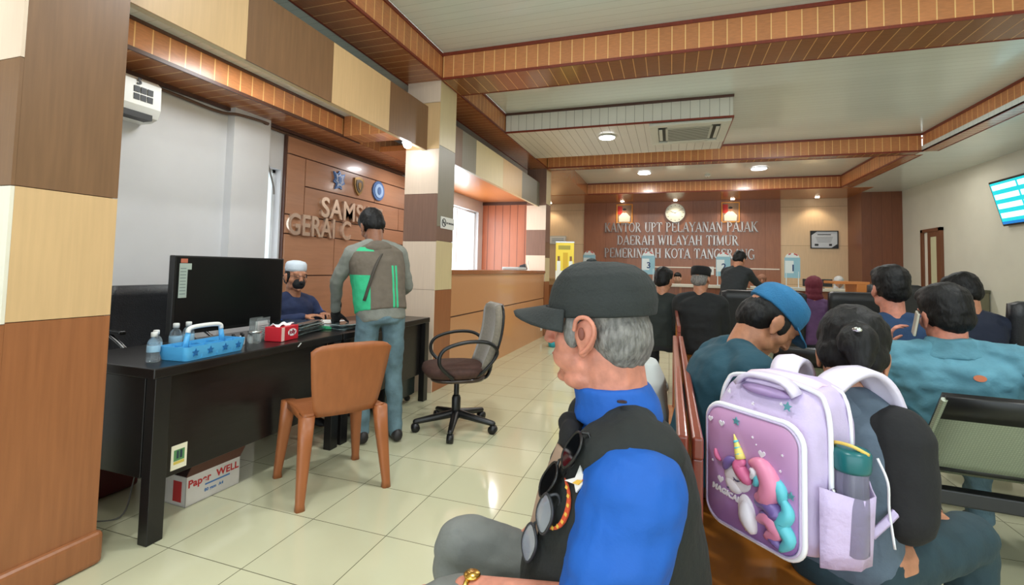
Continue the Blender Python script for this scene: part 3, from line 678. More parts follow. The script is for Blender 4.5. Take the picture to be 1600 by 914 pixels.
# reception counter --------------------------------------------------------
m_ctr = striped('counter veneer', (198, 144, 100), (198, 144, 100), 0, 50, .0001, .3, .12, 0, (8, .8, 10), gscale=5, coat=.3, bump=0)
t = empty('reception_counter', (-2.18, 6.5, 0), 0, 'long brown wooden reception counter between the two checkered columns', 'counter')
b = MB().box((-.42, -1.955, 0), (-.02, 1.9, 1.14), mi=0)
b.box((-.02, -1.955, 0), (0, 1.9, .685), mi=0).box((-.02, -1.955, .70), (0, 1.9, 1.14), mi=0)
b.build('body', m_ctr, t)
MB().box((-.0195, -1.95, .685), (-.012, 1.9, .70)).build('groove', m_dark, t)
MB().box((-.45, -1.955, 1.14), (.02, 1.93, 1.19), .006).build('countertop', wood('counter edge', (158, 98, 58), .25, coat=.3), t)
MB().box((-.44, -1.955, 0), (-.015, -1.95, 1.1)).build('end_panel', m_ctr, t)
MB().box((0, 1.72, .12), (.012, 1.80, .24), .003).build('socket', m_plw, t)
# little things on the counter
t = empty('printer', (-2.42, 7.4, 1.19), 0, 'low white and grey device on the reception counter in front of the window', 'printer')
MB().box((-.14, -.22, 0), (.14, .22, .05), .012).build('body', mat('pale grey plastic', (196, 206, 206), .4), t, True); MB().box((.10, -.18, .05), (.13, .18, .056)).build('slot', m_dgr, t)
t = empty('card_machine', (-2.36, 7.75, 1.19), 0, 'dark card machine on the reception counter beside the slatted partition', 'machine')
M = Matrix.Rotation(R(-18), 4, 'Y'); MB().box((-.05, -.05, 0), (.05, .05, .1), .01, M=M).build('body', m_dgr, t); MB().box((.051, -.035, .05), (.053, .035, .09), M=M).build('display', mat('grey display', (130, 140, 140), .3), t)
t = empty('desk_calendar', (-2.36, 8.02, 1.19), R(10), 'small white stand on the far end of the reception counter', 'stand')
MB().box((-.03, -.045, 0), (.03, .045, .01)).tube([(0, 0, .01), (-.01, 0, .1)], .006, 8).build('base', m_plw, t); MB().box((-.02, -.04, .1), (-.01, .04, .17)).build('card', m_plw, t)
# ------------------------------------------------------------------ people
def skin_mat(name, rgb, var=.12): return mat(name, rgb, .5, var=var, vscale=45, sss=.12, bump=.08, bscale=150)
SK = skin_mat('skin tan', (178, 122, 92)); SKO = skin_mat('skin ruddy', (196, 128, 106), .16); SKD = skin_mat('skin brown', (138, 92, 68)); SKL = skin_mat('skin light', (206, 160, 132))
m_hair = mat('black hair', (12, 11, 11), .55, var=.3, vscale=70, bump=.25, bscale=160, stretch=(1, 1, .25), spec=.3)
m_hairg = mat('grey hair', (116, 113, 109), .6, var=.45, vscale=110, bump=.6, bscale=160, stretch=(1, 1, .35))
m_eye = mat('dark eye', (22, 16, 14), .15)
X3 = Vector((1, 0, 0)); Y3 = Vector((0, 1, 0)); Z3 = Vector((0, 0, 1))
def frame(d, up=Z3):
    """matrix whose z axis is d"""
    z = Vector(d).normalized(); x = Vector(up).cross(z)
    x = x.normalized() if x.length > 1e-4 else z.orthogonal().normalized()
    return Matrix((x, z.cross(x), z)).transposed()
def hand(b, w, d, n, s, curl=.6, spread=.18, k=1.0, thumb=1):
    """w wrist, d finger direction, n palm normal (towards the palm side), s=+1 thumb towards d x n"""
    d = Vector(d).normalized(); n = Vector(n); n = (n-d*n.dot(d)).normalized(); t = d.cross(n)*s; w = Vector(w)
    pc = w+d*.045*k
    M = Matrix((t, n, d)).transposed()
    b.ell(pc, (.040*k, .015*k, .050*k), M, 14); b.ell(pc+t*.02*k+d*-.005*k+n*.006*k, (.018*k, .014*k, .032*k), M, 10)
    for i, (off, L, r) in enumerate(((.028, .072, .0088), (.010, .080, .0092), (-.009, .074, .0088), (-.027, .058, .0078))):
        p = w+d*.085*k+t*off*k; a = 0
        fd = (d+t*spread*(off/.03)).normalized()
        for j, fr in enumerate((.42, .32, .26)):
            a += curl*(.45, .75, .55)[j]; v = fd*math.cos(a)+n*math.sin(a); q = p+v*L*fr*k
            b.cap(p, q, r*k*(1-.09*j), r*k*(.93-.09*j), 8); p = q
    p = w+d*.022*k+t*.026*k+n*.004*k
    td = (d*.62+t*.70+n*.32*thumb).normalized(); q = p+td*.036*k; b.cap(p, q, .0135*k, .0105*k, 8)
    td = (td+d*.35+n*.35*curl-t*.30).normalized(); q2 = q+td*.03*k; b.cap(q, q2, .0105*k, .0092*k, 8)
    q3 = q2+(td+n*.2).normalized()*.022*k; b.cap(q2, q3, .0092*k, .007*k, 8)
def head_shape(b, c, M, k=1.0, old=False, mask=False):
    """head with face looking along local +y"""
    M = M.to_3x3(); P = lambda x, y, z: Vector(c)+M @ Vector((x*k, y*k, z*k)); E = lambda p, r, n=16: b.ell(P(*p), tuple(v*k for v in r), M, n)
    E((0, -.014, .030), (.074, .092, .086), 20); E((0, .016, .01), (.068, .074, .085)); E((0, .028, -.045), (.056, .058, .068)); E((0, .040, -.088), (.036, .042, .028))
    E((0, .072, -.102), (.020, .018, .014), 10)
    for s in (-1, 1):
        E((s*.050, .040, -.028), (.024, .030, .030), 12); E((s*.046, .010, -.075), (.020, .045, .030), 12)
        E((s*.032, .074, .032), (.028, .016, .010), 10)
        E((s*.030, .074, .010), (.017, .014, .013), 10)
        E((s*.079, -.006, -.012), (.009, .022, .033), 12); E((s*.084, -.014, -.004), (.006, .020, .028), 12); E((s*.078, .0, -.042), (.008, .011, .012), 10)
        if old:
            E((s*.048, .045, -.055), (.022, .032, .028), 12); E((s*.042, .02, -.098), (.026, .040, .022), 12)
    b.cap(P(0, .086, .022), P(0, .104, -.022), .010*k, .012*k, 10); E((0, .104, -.026), (.015, .013, .011), 10)
    for s in (-1, 1): E((s*.013, .096, -.029), (.009, .010, .008), 8)
    E((0, .086, -.055), (.024, .012, .006), 10); E((0, .084, -.066), (.020, .012, .0065), 10)
def eyes(c, M, par, k=1.0, mm=None):
    b = MB(); M3 = M.to_3x3()
    for s in (-1, 1): b.ell(Vector(c)+M3 @ Vector((s*.030*k, .083*k, .012*k)), (.012*k, .006*k, .0045*k), M3, 8)
    b.build('eyes', mm or m_eye, par, True)
    b = MB()
    for s in (-1, 1): b.tube([Vector(c)+M3 @ Vector((s*x*k, y*k, z*k)) for x, y, z in ((.014, .092, .036), (.03, .091, .041), (.046, .078, .036))], .0035*k, 6)
    b.build('eyebrows', m_hair, par, True)
def hair_cap(c, M, par, m, k=1.0, style='short', amp=.004, voxel=.006, seed=0):
    M3 = M.to_3x3(); c = Vector(c); b = MB(); E = lambda p, r: b.ell(c+M3 @ Vector([v*k for v in p]), tuple(v*k for v in r), M3, 18)
    E((0, -.022, .045), (.083, .094, .086)); E((0, -.045, -.005), (.074, .066, .070)); E((0, .030, .083), (.068, .056, .040))
    if style == 'full': E((0, -.03, .022), (.088, .096, .095)); E((0, -.02, .058), (.092, .104, .088)); E((0, .03, .085), (.078, .066, .052)); E((0, -.06, -.01), (.078, .058, .075))
    if style == 'low': b = MB(); E((0, -.050, -.018), (.077, .062, .072)); E((0, -.02, .03), (.082, .084, .045)); E((-.07, .022, -.002), (.012, .018, .034)); E((.07, .022, -.002), (.012, .018, .034))
    if style == 'bun': E((0, -.03, .05), (.092, .104, .090)); E((0, -.04, -.01), (.088, .072, .075)); E((.02, -.125, -.015), (.050, .046, .055)); E((.028, -.12, -.055), (.034, .032, .04))
    if style == 'scarf':
        b = MB(); E((0, -.02, .035), (.094, .105, .098)); E((0, -.02, -.05), (.088, .088, .085)); E((0, -.01, -.12), (.10, .09, .07))
    inv = M3.inverted()
    def dsp(v):
        l = inv @ (v-c); return amp*(noise.noise(Vector((l.x*46, l.y*22, l.z*22+seed)))+.6*noise.noise(Vector((l.x*120, l.y*60, l.z*60+seed))))
    return b.skin('headscarf' if style == 'scarf' else 'hair', m, par, voxel, 9, dsp)

def figure(name_label, loc, rz, hz=.54, lean=(0, 0), twist=0, head=(0, 0, 0), k=1.0, bulk=1.0, arms=None, legs='sit', skinm=SK, hair=(m_hair, 'short'),
           shirt=None, sleeve='long', trousers=None, vox=.012, hvox=None, neck_fwd=.02, group=None, old=False, shoes=True, torso=.50, headgap=.155, wrinkle=.006, hide_legs=False, shw=.185, eye=True, knees=None, feet=None, bump_belly=0, sleeve_r=(.062, .05, .036), face_mask=False, traps=True, shirt_k=1.0):
    t = empty('person', loc, R(rz), name_label, 'person', group)
    lf, ls = R(lean[0]), R(lean[1])
    S = Vector((math.sin(ls), math.sin(lf)*math.cos(ls), math.cos(lf)*math.cos(ls)))
    hip = Vector((0, 0, hz)); nb = hip+S*torso*k
    F = S.cross(X3)*-1; F = X3.cross(S)*-1  # forward of torso
    F = (Y3-S*Y3.dot(S)).normalized(); Rt = F.cross(S).normalized()   # right
    MT = Matrix((Rt, F, S)).transposed()
    hp, hy, hr = [R(a) for a in head]
    HM = Matrix.Rotation(hy, 3, 'Z') @ Matrix.Rotation(-hp, 3, 'X') @ Matrix.Rotation(hr, 3, 'Y')
    hc = nb+S*.02*k+F*neck_fwd*k+(HM @ Vector((0, .02, headgap*k)))*.5+Vector((0, 0, headgap*.5*k))
    sh = {-1: nb-S*.055*k-Rt*shw*k, 1: nb-S*.055*k+Rt*shw*k}
    hipj = {-1: hip+Vector((-.09*k, .0, 0)), 1: hip+Vector((.09*k, 0, 0))}
    if legs == 'sit':
        kn = {s: hipj[s]+Vector((s*.05, .40*k, .0)) for s in (-1, 1)}; an = {s: Vector((kn[s].x, kn[s].y+.02, .09)) for s in (-1, 1)}
    else:
        kn = {s: hipj[s]+Vector((s*.02, .03*k, -.42*k)) for s in (-1, 1)}; an = {s: Vector((kn[s].x+s*.01, -.02, .09)) for s in (-1, 1)}
    if knees: kn.update({s: Vector(v) for s, v in knees.items()})
    if feet: an.update({s: Vector(v) for s, v in feet.items()})
    el, wr, hd = {}, {}, {}
    for s in (-1, 1):
        a = (arms or {}).get(s)
        if a: el[s], wr[s] = Vector(a[0]), Vector(a[1]); hd[s] = a[2] if len(a) > 2 else None
        else:
            el[s] = sh[s]+Vector((s*.03, .06, -.27*k)); wr[s] = el[s]+Vector((-s*.06, .22*k, -.06)) if legs == 'sit' else el[s]+Vector((0, .05, -.24*k)); hd[s] = None
    # body: one continuous surface
    b = MB(); head_shape(b, hc, HM, k, old)
    nr = .068 if old else .058
    b.cap(nb-S*.04*k, hc+HM @ Vector((0, -.022, -.05))*k, (nr+.004)*k, nr*k)
    b.loft([(hip+S*f*torso*k, rx*.88*k*bulk, ry*.84*k*bulk, MT) for f, rx, ry in ((-.1, .10, .08), (0, .15, .11), (.3, .145, .105), (.6, .16, .105), (.85, .165, .095), (.98, .09, .06))], 20, p=2.3)
    for s in (-1, 1):
        b.cap(sh[s], el[s], .045*k, .038*k); b.cap(el[s], wr[s], .038*k, .025*k)
        dv = (wr[s]-el[s]).normalized()
        h = hd[s] or {}
        hand(b, wr[s], h.get('d', dv), h.get('n', Vector((0, 0, -1)) if legs == 'sit' else Vector((-s, 0, 0))), h.get('s', -s), h.get('curl', .6), k=k*1.0)
        b.cap(hipj[s], kn[s], .07*k, .05*k); b.cap(kn[s], an[s], .048*k, .034*k)
    b.skin('body', skinm, t, hvox or vox*.7, 4)
    if eye and not face_mask: eyes(hc, HM, t, k)
    if hair: hair_cap(hc, HM, t, hair[0], k, hair[1], voxel=max(.006, (hvox or vox)*.7))
    def wr_disp(v): return wrinkle*(noise.noise(Vector((v.x*9, v.y*9, v.z*14)))+.6*noise.noise(Vector((v.x*22, v.y*22, v.z*30+5))))
    if shirt:
        B = bulk*k*shirt_k; b = MB()
        prof = [(-.12, .155, .115), (0, .172, .130), (.2, .165, .128), (.45, .172, .130), (.7, .188, .126), (.86, .186, .112), (.95, .14, .088), (1.01, .078, .068)]
        b.loft([(hip+S*f*torso*k+F*bump_belly*max(0, 1-abs(f-.25)*2.6), rx*B, (ry+bump_belly*max(0, 1-abs(f-.25)*2.6))*B, MT) for f, rx, ry in prof], 26, p=2.35)
        for s in (-1, 1):
            if traps: b.ell(sh[s]-Rt*s*.01, (sleeve_r[0]*1.08*B,)*3)
            if traps: b.cap(nb+S*.005*k-F*.012+Rt*s*.035*k, sh[s]+S*.012*k, .052*k, sleeve_r[0]*.92*B)
            if sleeve == 'short2':
                b.cap(sh[s]-S*.028, sh[s].lerp(el[s], .88), .085, .080)
            elif sleeve != 'none':
                if sleeve == 'short':
                    b.cap(sh[s], sh[s].lerp(el[s], .62), sleeve_r[0]*B, sleeve_r[0]*.98*B)
                else:
                    b.cap(sh[s], el[s], sleeve_r[0]*B, sleeve_r[1]*B); b.cap(el[s], wr[s]-(wr[s]-el[s]).normalized()*.015, sleeve_r[1]*B, sleeve_r[2]*B)
        o = b.skin('jacket' if shirt[1] == 'jacket' else 'shirt', shirt[0], t, vox, 4, wr_disp, shirt[2] if len(shirt) > 2 else None)
    if trousers:
        b = MB(); b.loft([(hip+S*f, rx*k*bulk, ry*k*bulk, MT) for f, rx, ry in ((-.085, .12, .10), (-.05, .16, .12), (.02, .165, .125), (.06, .15, .115))], 22)
        for s in (-1, 1):
            b.cap(hipj[s]-Vector((s*.005, 0, .01)), kn[s], .088*k*bulk, .066*k); b.cap(kn[s], an[s]+Vector((0, 0, -.03)), .064*k, .05*k)
        b.skin('trousers', trousers, t, vox, 4, wr_disp)
    if shoes and not hide_legs:
        for s in (-1, 1):
            b = MB(); a = an[s]; b.loft([(Vector((a.x, a.y+y, z)), rx, rz_, Matrix(((1, 0, 0), (0, 0, 1), (0, 1, 0))).transposed()) for y, z, rx, rz_ in ((-.07, .04, .024, .026), (-.05, .045, .035, .04), (.0, .052, .038, .05), (.07, .04, .042, .035), (.13, .03, .038, .025), (.165, .025, .018, .014))], 14)
            b.build('shoe', mat('dark shoe', (38, 34, 34), .5), t, True)
    return t, dict(nb=nb, hc=hc, HM=HM, S=S, F=F, Rt=Rt, hip=hip, sh=sh, el=el, wr=wr, MT=MT)

# --- standing man at the desk ------------------------------------------------
gry, vst, grn = mat('grey jersey', (128, 130, 122), .85, var=.08, bump=.2, bscale=90), mat('olive grey vest', (102, 92, 80), .8, var=.1, bump=.2), mat('bright green trim', (50, 178, 126), .7)
m_jean = mat('washed blue denim', (96, 122, 132), .85, var=.22, vscale=14, bump=.25, bscale=120)
t, J = figure('standing man in an olive vest with green stripes, leaning on the desk', (-1.93, 2.90, 0), 50, hz=.88, lean=(14, -3), head=(40, 8, 0), legs='stand', torso=.49, k=1.0,
    arms={-1: ((-.27, .20, 1.10), (-.235, .36, .875), dict(d=(.1, .5, -.8), n=(.6, .5, .3), curl=.5)), 1: ((.24, .16, 1.06), (.17, .36, .95))},
    shirt=(gry, 'shirt'), trousers=m_jean, vox=.009, shw=.175, sleeve_r=(.06, .048, .036), feet={-1: (-.10, .02, .09), 1: (.12, -.04, .09)}, skinm=SKD, hair=(m_hair, 'full'), hvox=.007)
def regions(m0, rgb, boxes):
    m = m0.copy(); nt = m.node_tree; N = nt.nodes; L = nt.links; bs = N['Principled BSDF']; tc = N.new('ShaderNodeTexCoord'); sp_ = N.new('ShaderNodeSeparateXYZ'); L.new(tc.outputs['Object'], sp_.inputs[0]); acc = None; cur = None
    for bx in boxes:
        for ax in range(3):
            for lim, op in ((bx[ax][0], 'GREATER_THAN'), (bx[ax][1], 'LESS_THAN')):
                if lim is None: continue
                c = N.new('ShaderNodeMath'); c.operation = op; L.new(sp_.outputs[ax], c.inputs[0]); c.inputs[1].default_value = lim
                q = c.outputs[0]
                if cur is not None: mm = N.new('ShaderNodeMath'); mm.operation = 'MULTIPLY'; L.new(cur, mm.inputs[0]); L.new(q, mm.inputs[1]); cur = mm.outputs[0]
                else: cur = q
        if acc is None: acc = cur
        else: mm = N.new('ShaderNodeMath'); mm.operation = 'MAXIMUM'; L.new(acc, mm.inputs[0]); L.new(cur, mm.inputs[1]); acc = mm.outputs[0]
        cur = None
    mx = N.new('ShaderNodeMix'); mx.data_type = 'RGBA'; L.new(acc, mx.inputs['Factor'])
    src = bs.inputs['Base Color'].links
    if src: L.new(src[0].from_socket, mx.inputs[6])
    else: mx.inputs[6].default_value = bs.inputs['Base Color'].default_value
    mx.inputs[7].default_value = (*lin(rgb), 1); L.new(mx.outputs[2], bs.inputs['Base Color']); return m
vest_m = regions(vst, (50, 178, 126), [((.045, .060), (None, .2), (.9, 1.22)), ((.070, .085), (None, .2), (.9, 1.22)), ((None, -.105), (None, .14), (.85, 1.15)), ((-.19, -.07), (None, .2), (1.315, 1.345)), ((.165, None), (None, .2), (.85, .93))])
def vest_pick(c, n):
    x, z = c.x, c.z
    if c.y < .25 and abs(n.x) < .8:
        if .045 < x < .062 or .072 < x < .090:
            if z < 1.24: return 1
    if x < -.10 and z < 1.16 and n.x < -.35: return 1
    if abs(z-1.34) < .018 and x < -.06: return 1
    if x > .155 and z < .93: return 1
    return 0
b = MB(); S, F, MT, hip = J['S'], J['F'], J['MT'], J['hip']
b.loft([(hip+S*f*.49, rx, ry, MT) for f, rx, ry in ((.03, .178, .138), (.2, .180, .140), (.45, .186, .142), (.7, .200, .138), (.88, .196, .122), (.97, .145, .095), (1.02, .09, .078))], 30, p=2.4)
b.skin('vest', vest_m, t, .0075, 4, lambda v: .006*(noise.noise(v*10)+.5*noise.noise(v*26)))
b = MB(); nb = J['nb']; b.ell(nb-F*.075-S*.035, (.10, .05, .055), MT); b.ell(nb-F*.03-S*.0, (.082, .06, .035), MT); b.skin('hood', vst, t, .008, 4, lambda v: .005*noise.noise(v*24))
b = MB()
gl = mat('black glove', (20, 19, 20), .8)
w = J['wr'][-1]; hand(b, w, (.1, .5, -.8), (.6, .5, .3), 1, .5, k=1.16); b.cap(w-Vector((0, .03, -.05)), w, .036, .036); b.skin('glove', gl, t, .006, 3)
MB().tube(bez([nb+Vector((.03, -.11, -.02)), hip+S*.33+Vector((-.06, -.155, .0)), hip+S*.10+Vector((-.14, -.11, 0))], 6), .012, 6, flat=.4).build('cross_strap', mat('dark strap', (66, 60, 52), .8), t, True)

# --- seated officer with white cap and black mask -------------------------------
navy = mat('navy uniform', (28, 42, 78), .8, var=.15, bump=.15)
def of_pick(c, n): return 1 if abs(c.x) > .235 and c.z < 1.0 else 0
t, J = figure('seated man in navy with a white cap and black face mask', (-3.0, 3.17, 0), -95, hz=.47, lean=(4, 0), head=(4, -18, 0), legs='sit', shirt=(navy, 'shirt', of_pick), trousers=mat('dark trousers', (30, 32, 40), .8), vox=.012, hvox=.007, skinm=SK, face_mask=True, torso=.47,
    arms={-1: ((-.25, .10, .76), (-.12, .26, .80)), 1: ((.27, .10, .76), (.10, .28, .80))}, hair=(m_hair, 'low'), knees={-1: (-.10, .30, .47), 1: (.10, .30, .47)})
t.children[[c.name.split('.')[0] for c in t.children].index('shirt')].data.materials.append(mat('royal blue sleeve', (34, 84, 168), .7))
hc, HM = J['hc'], J['HM']
b = MB(); b.lathe([(.079, 0), (.082, .02), (.080, .055), (.068, .075), (.03, .086), (.002, .088)], n=28); o = b.build('cap', mat('white knitted cap', (212, 222, 232), .8, bump=.3, bscale=200), t, True); o.location = hc+HM @ Vector((0, -.012, .045)); o.rotation_euler = HM.to_euler(); o.scale = (1, 1.14, 1)
b = MB(); b.ell(hc+HM @ Vector((0, .058, -.052)), (.052, .048, .052), HM); b.cap(hc+HM @ Vector((0, .085, -.02)), hc+HM @ Vector((0, .108, -.04)), .012, .014); b.skin('face_mask', mat('black cloth mask', (20, 21, 24), .8), t, .005, 3)
b = MB()
for s in (-1, 1): b.tube([hc+HM @ Vector((s*.030+.014*p, .100, .010+.011*q)) for p, q in circ], .0016, 6, closed=True); b.tube([hc+HM @ Vector((s*.045, .099, .012)), hc+HM @ Vector((s*.082, .0, .008))], .0016, 6)
b.tube([hc+HM @ Vector((-.016, .1, .012)), hc+HM @ Vector((.016, .1, .012))], .0016, 6); b.build('spectacles', m_dgr, t)
b = MB(); b.ell(J['sh'][1]+Vector((.052, -.0, -.08)), (.01, .02, .024)); b.build('shoulder_patch', mat('orange patch', (198, 120, 70), .6), t, True)

# --- old man in front ---------------------------------------------------------------
blue = mat('royal blue jersey', (8, 84, 172), .7, var=.08, vscale=10, bump=.15, bscale=60)
m_vest = mat('black green vest', (27, 31, 30), .8, var=.12, vscale=12, bump=.2, bscale=80)
m_gtr = mat('grey trousers', (112, 114, 110), .8, var=.06, bump=.15)
rz0 = 104
t, J = figure('old man in a black cap and black vest over a royal blue shirt', (-.075, .985, 0), rz0, hz=.50, lean=(3, 0), head=(4, -25, 0), legs='sit', k=1.0, bulk=1.08, torso=.44, shw=.165, headgap=.150,
    arms={-1: ((-.20, .07, .685), (-.12, .30, .652), dict(d=(.05, .95, -.25), n=(0, -.1, -1), curl=.7)), 1: ((.24, .06, .68), (.10, .22, .60))},
    shirt=(blue, 'shirt'), sleeve='short2', sleeve_r=(.070, .066, .05), trousers=m_gtr, vox=.007, hvox=.0042, skinm=SKO, hair=None, old=True, bump_belly=.03, traps=False, shirt_k=.86, neck_fwd=.03, eye=True, wrinkle=.010,
    knees={-1: (-.12, .33, .605), 1: (.10, .34, .60)}, feet={-1: (-.12, .36, .09), 1: (.10, .36, .09)})
hc, HM, S, F, MT, hip, nb = [J[q] for q in ('hc', 'HM', 'S', 'F', 'MT', 'hip', 'nb')]
hair_cap(hc, HM, t, m_hairg, 1.02, 'low', .003, .0045, 3)
def HP(x, y, z): return hc+HM @ Vector((x, y, z))
# ear detail: rim, and the hollow's shade painted as a dark spot
for s in (-1, 1):
    b = MB(); b.tube(bez([HP(s*.088, .012, -.002), HP(s*.092, .004, .020), HP(s*.095, -.016, .024), HP(s*.096, -.030, .008), HP(s*.094, -.026, -.016), HP(s*.088, -.010, -.036), HP(s*.083, .004, -.044)], 5), .0048, 8); b.skin('ear_rim', SKO, t, .003, 2)
b = MB(); b.ell(HP(-.0925, -.004, -.006), (.003, .0065, .012), HM); b.build('ear_hollow_shade', mat('ear shadow skin', (120, 66, 52), .6), t, True)
# cap crown with folded panels, button, and stiff brim
m_cap = mat('dark green grey cotton', (38, 42, 41), .85, var=.1, vscale=25, bump=.25, bscale=160)
b = MB(); rings = []
for z, rx, ry, y in ((.022, .089, .108, -.014), (.05, .091, .110, -.016), (.080, .087, .103, -.018), (.102, .078, .090, -.016), (.118, .063, .072, -.010), (.128, .040, .046, -.002), (.132, .01, .01, .002)): rings.append((HP(0, y, z), rx, ry, HM))
b.loft(rings, 40, p=2.15)
def cdis(v):
    l = HM.inverted() @ (v-hc); a = math.atan2(l.x, l.y+.01); s_ = max(0, l.z-.03)/.1
    return -.0022*s_*math.exp(-((abs(math.sin(a*3)))/.12)**2)+.004*s_*noise.noise(Vector((l.x*18, l.y*18, l.z*26)))
b.skin('cap_crown', m_cap, t, .0035, 3, cdis)
MB().ell(HP(0, .002, .132), (.011, .011, .006), HM).build('cap_button', m_cap, t, True)
g = []
for i in range(9):
    f = i/8; g.append([])
    for j in range(13):
        a = (j/12-.5)*2*R(74); rr = .098+f*(.074+.006*math.cos(a)); x = math.sin(a)*(.090+f*.016); y = math.cos(a)*rr*1.0+.004-(1-math.cos(a))*f*.03
        g[-1].append(HP(x, y, .042-.010*f-.034*(abs(math.sin(a)))**2*(.12+f)))
MB().sheet(g, .006).build('cap_brim', m_cap, t, True)
# vest
def vd(v): return .007*(noise.noise(Vector((v.x*7, v.y*7, v.z*9)))+.5*noise.noise(Vector((v.x*20, v.y*20, v.z*24))))
b = MB(); Bk = 1.06
prof = [(-.16, .175, .16), (-.05, .182, .165), (.12, .178, .175), (.3, .178, .178), (.5, .183, .165), (.72, .186, .145), (.86, .182, .122), (.94, .15, .10)]
b.loft([(hip+S*f*.44+F*(.03*max(0, 1-abs(f-.25)*1.6)), rx*Bk, ry*Bk*.93, MT) for f, rx, ry in prof], 34, p=2.5)
for s in (-1, 1):
    b.ell(J['sh'][s]+S*.018-J['Rt']*s*.052, (.082, .100, .060), MT); b.cap(nb+J['Rt']*s*.045-F*.01-S*.012, J['sh'][s]+S*.022-J['Rt']*s*.04, .056, .060)
o = b.skin('vest', m_vest, t, .006, 6, vd)
b = MB(); b.loft([(nb-S*.01, .100, .088, MT), (nb+S*.025, .090, .082, MT), (nb+S*.055+F*.01, .082, .076, MT), (nb+S*.060+F*.01, .076, .070, MT)], 28); b.skin('shirt_collar', blue, t, .005, 3)
# arm hole trim of the vest, a button and the embroidered patches
def VP(x, y, z): return Vector((x, y, z))
MB().lathe([(.009, 0), (.009, .002), (.003, .0032)], n=16).build('button', m_bpl, t, loc=(-.10, .03, .985))
def surf_pt(o, x, z, side=1):
    """point on the chest (max y) of object o near x,z in its local frame"""
    best = None
    for v in o.data.vertices:
        if abs(v.co.x-x) < .012 and abs(v.co.z-z) < .012 and (best is None or v.co.y*side > best.co.y*side): best = v
    return (best.co.copy(), best.normal.copy()) if best else (Vector((x, .2, z)), Vector((0, 1, 0)))
def patch(name, x, z, pts, w, h, m, rot=0, th=.003, off=.002):
    p, n = surf_pt(o, x, z); M = frame(n, Z3).to_4x4(); M = Matrix.Translation(p+n*off) @ M @ Matrix.Rotation(rot, 4, 'Z'); b2 = MB()
    b2.prism([(a*w, c*h) for a, c in pts], M, th); return b2, M
rect = [(-1, -1), (1, -1), (1, 1), (-1, 1)]
m_or = mat('orange red embroidery', (204, 78, 44), .7); m_yl = mat('gold thread', (222, 176, 70), .6); m_rd = mat('red thread', (180, 32, 46), .6); m_wh = mat('white thread', (222, 218, 214), .6)
arc = [(-1.1+.5*math.cos(R(a)), math.sin(R(a))) for a in range(-70, 71, 14)]
pts = [(math.cos(R(a))*1.0-.8, math.sin(R(a))) for a in range(-75, 76, 15)]+[(math.cos(R(a))*.55-.55, math.sin(R(a))*.86) for a in range(75, -76, -15)]
b2, M = patch('name_patch', -.165, .815, pts, .050, .046, m_or, R(-8)); pt = b2.build('embroidered_patch', [m_or], t)
b2 = MB()
for a in range(-60, 61, 20): b2.box((.050*(math.cos(R(a))*.78-.68)-.002, .044*math.sin(R(a))*.93-.0025, .0031), (.050*(math.cos(R(a))*.78-.68)+.004, .044*math.sin(R(a))*.93+.0025, .0042), M=M)
b2.build('patch_stitching', [m_yl], pt)
b2, M = patch('emblem', -.172, .880, [(-.9, -1), (-.2, -.5), (.3, -.6), (.2, 0), (1, .9), (.3, .55), (-.1, .8), (-.3, .2), (-.9, .3), (-.5, -.3)], .026, .032, m_wh, R(-35)); em = b2.build('embroidered_emblem', [m_wh], t)
b2 = MB(); b2.prism([(.0, .002), (.006, .020), (.022, .036), (.016, .012)], M, .005); b2.build('emblem_red', m_rd, em)
b2 = MB(); b2.prism([(-.008, -.018), (.002, -.008), (.002, .004), (-.006, -.006)], M, .005); b2.build('emblem_gold', m_yl, em)
# tan strap and the two pairs of glasses hung on the vest opening
sp = []
for z in (.895, .86, .81, .76, .72): p, n = surf_pt(o, -.075, z); sp.append(p+n*.006)
b2 = MB(); b2.tube(bez(sp, 4), .022, 8, flat=.18); b2.build('tan_strap', mat('tan webbing', (158, 132, 112), .8), t, True)
b2 = MB(); p, n = surf_pt(o, -.07, .90); b2.ell(p+Vector((.02, -.01, .01)), (.042, .022, .034)); b2.ell(p+Vector((.06, -.015, .02)), (.035, .028, .028)); b2.skin('collar_fold', mat('black knit', (20, 20, 22), .9), t, .006, 3, lambda v: .004*noise.noise(v*40))
def glasses(label, x, z, m_lens, m_fr, tilt, sc_=1.0, dx=.03):
    p, n = surf_pt(o, x, z); M = Matrix.Translation(p+n*.016) @ frame(n, Z3).to_4x4() @ Matrix.Rotation(tilt, 4, 'Z') @ Matrix.Scale(sc_, 4)
    W = t.matrix_basis
    g_ = empty('eyeglasses', (0, 0, 0), 0, label, 'eyeglasses'); g_.matrix_world = Matrix.Translation(t.location) @ Matrix.Rotation(R(rz0), 4, 'Z') @ M
    lens = [(.027*math.copysign(abs(math.cos(a*PI/12))**.75, math.cos(a*PI/12)), .020*math.copysign(abs(math.sin(a*PI/12))**.75, math.sin(a*PI/12))) for a in range(24)]
    for s in (-1, 1):
        MB().prism([(q+s*.034, r_*1.0) for q, r_ in lens], Matrix.Translation((0, 0, -.001)), .002).build('lens', m_lens, g_)
        MB().tube([(q+s*.034, r_, 0) for q, r_ in lens], .0022, 6, closed=True).build('rim', m_fr, g_, True)
        MB().tube(bez([(s*.062, .008, 0), (s*.066, .006, -.01), (s*.05, -.0, -.016), (s*-.02, -.004, -.015)], 4), .0022, 6).build('temple', m_fr, g_, True)
    MB().tube([(-.009, .004, 0), (0, .008, .001), (.009, .004, 0)], .002, 6).build('bridge', m_fr, g_)
    return g_
glasses('dark wraparound sunglasses hanging from the neck of the black vest', -.125, .88, mat('dark lens', (10, 12, 15), .04), m_bpl, R(62), 1.2)
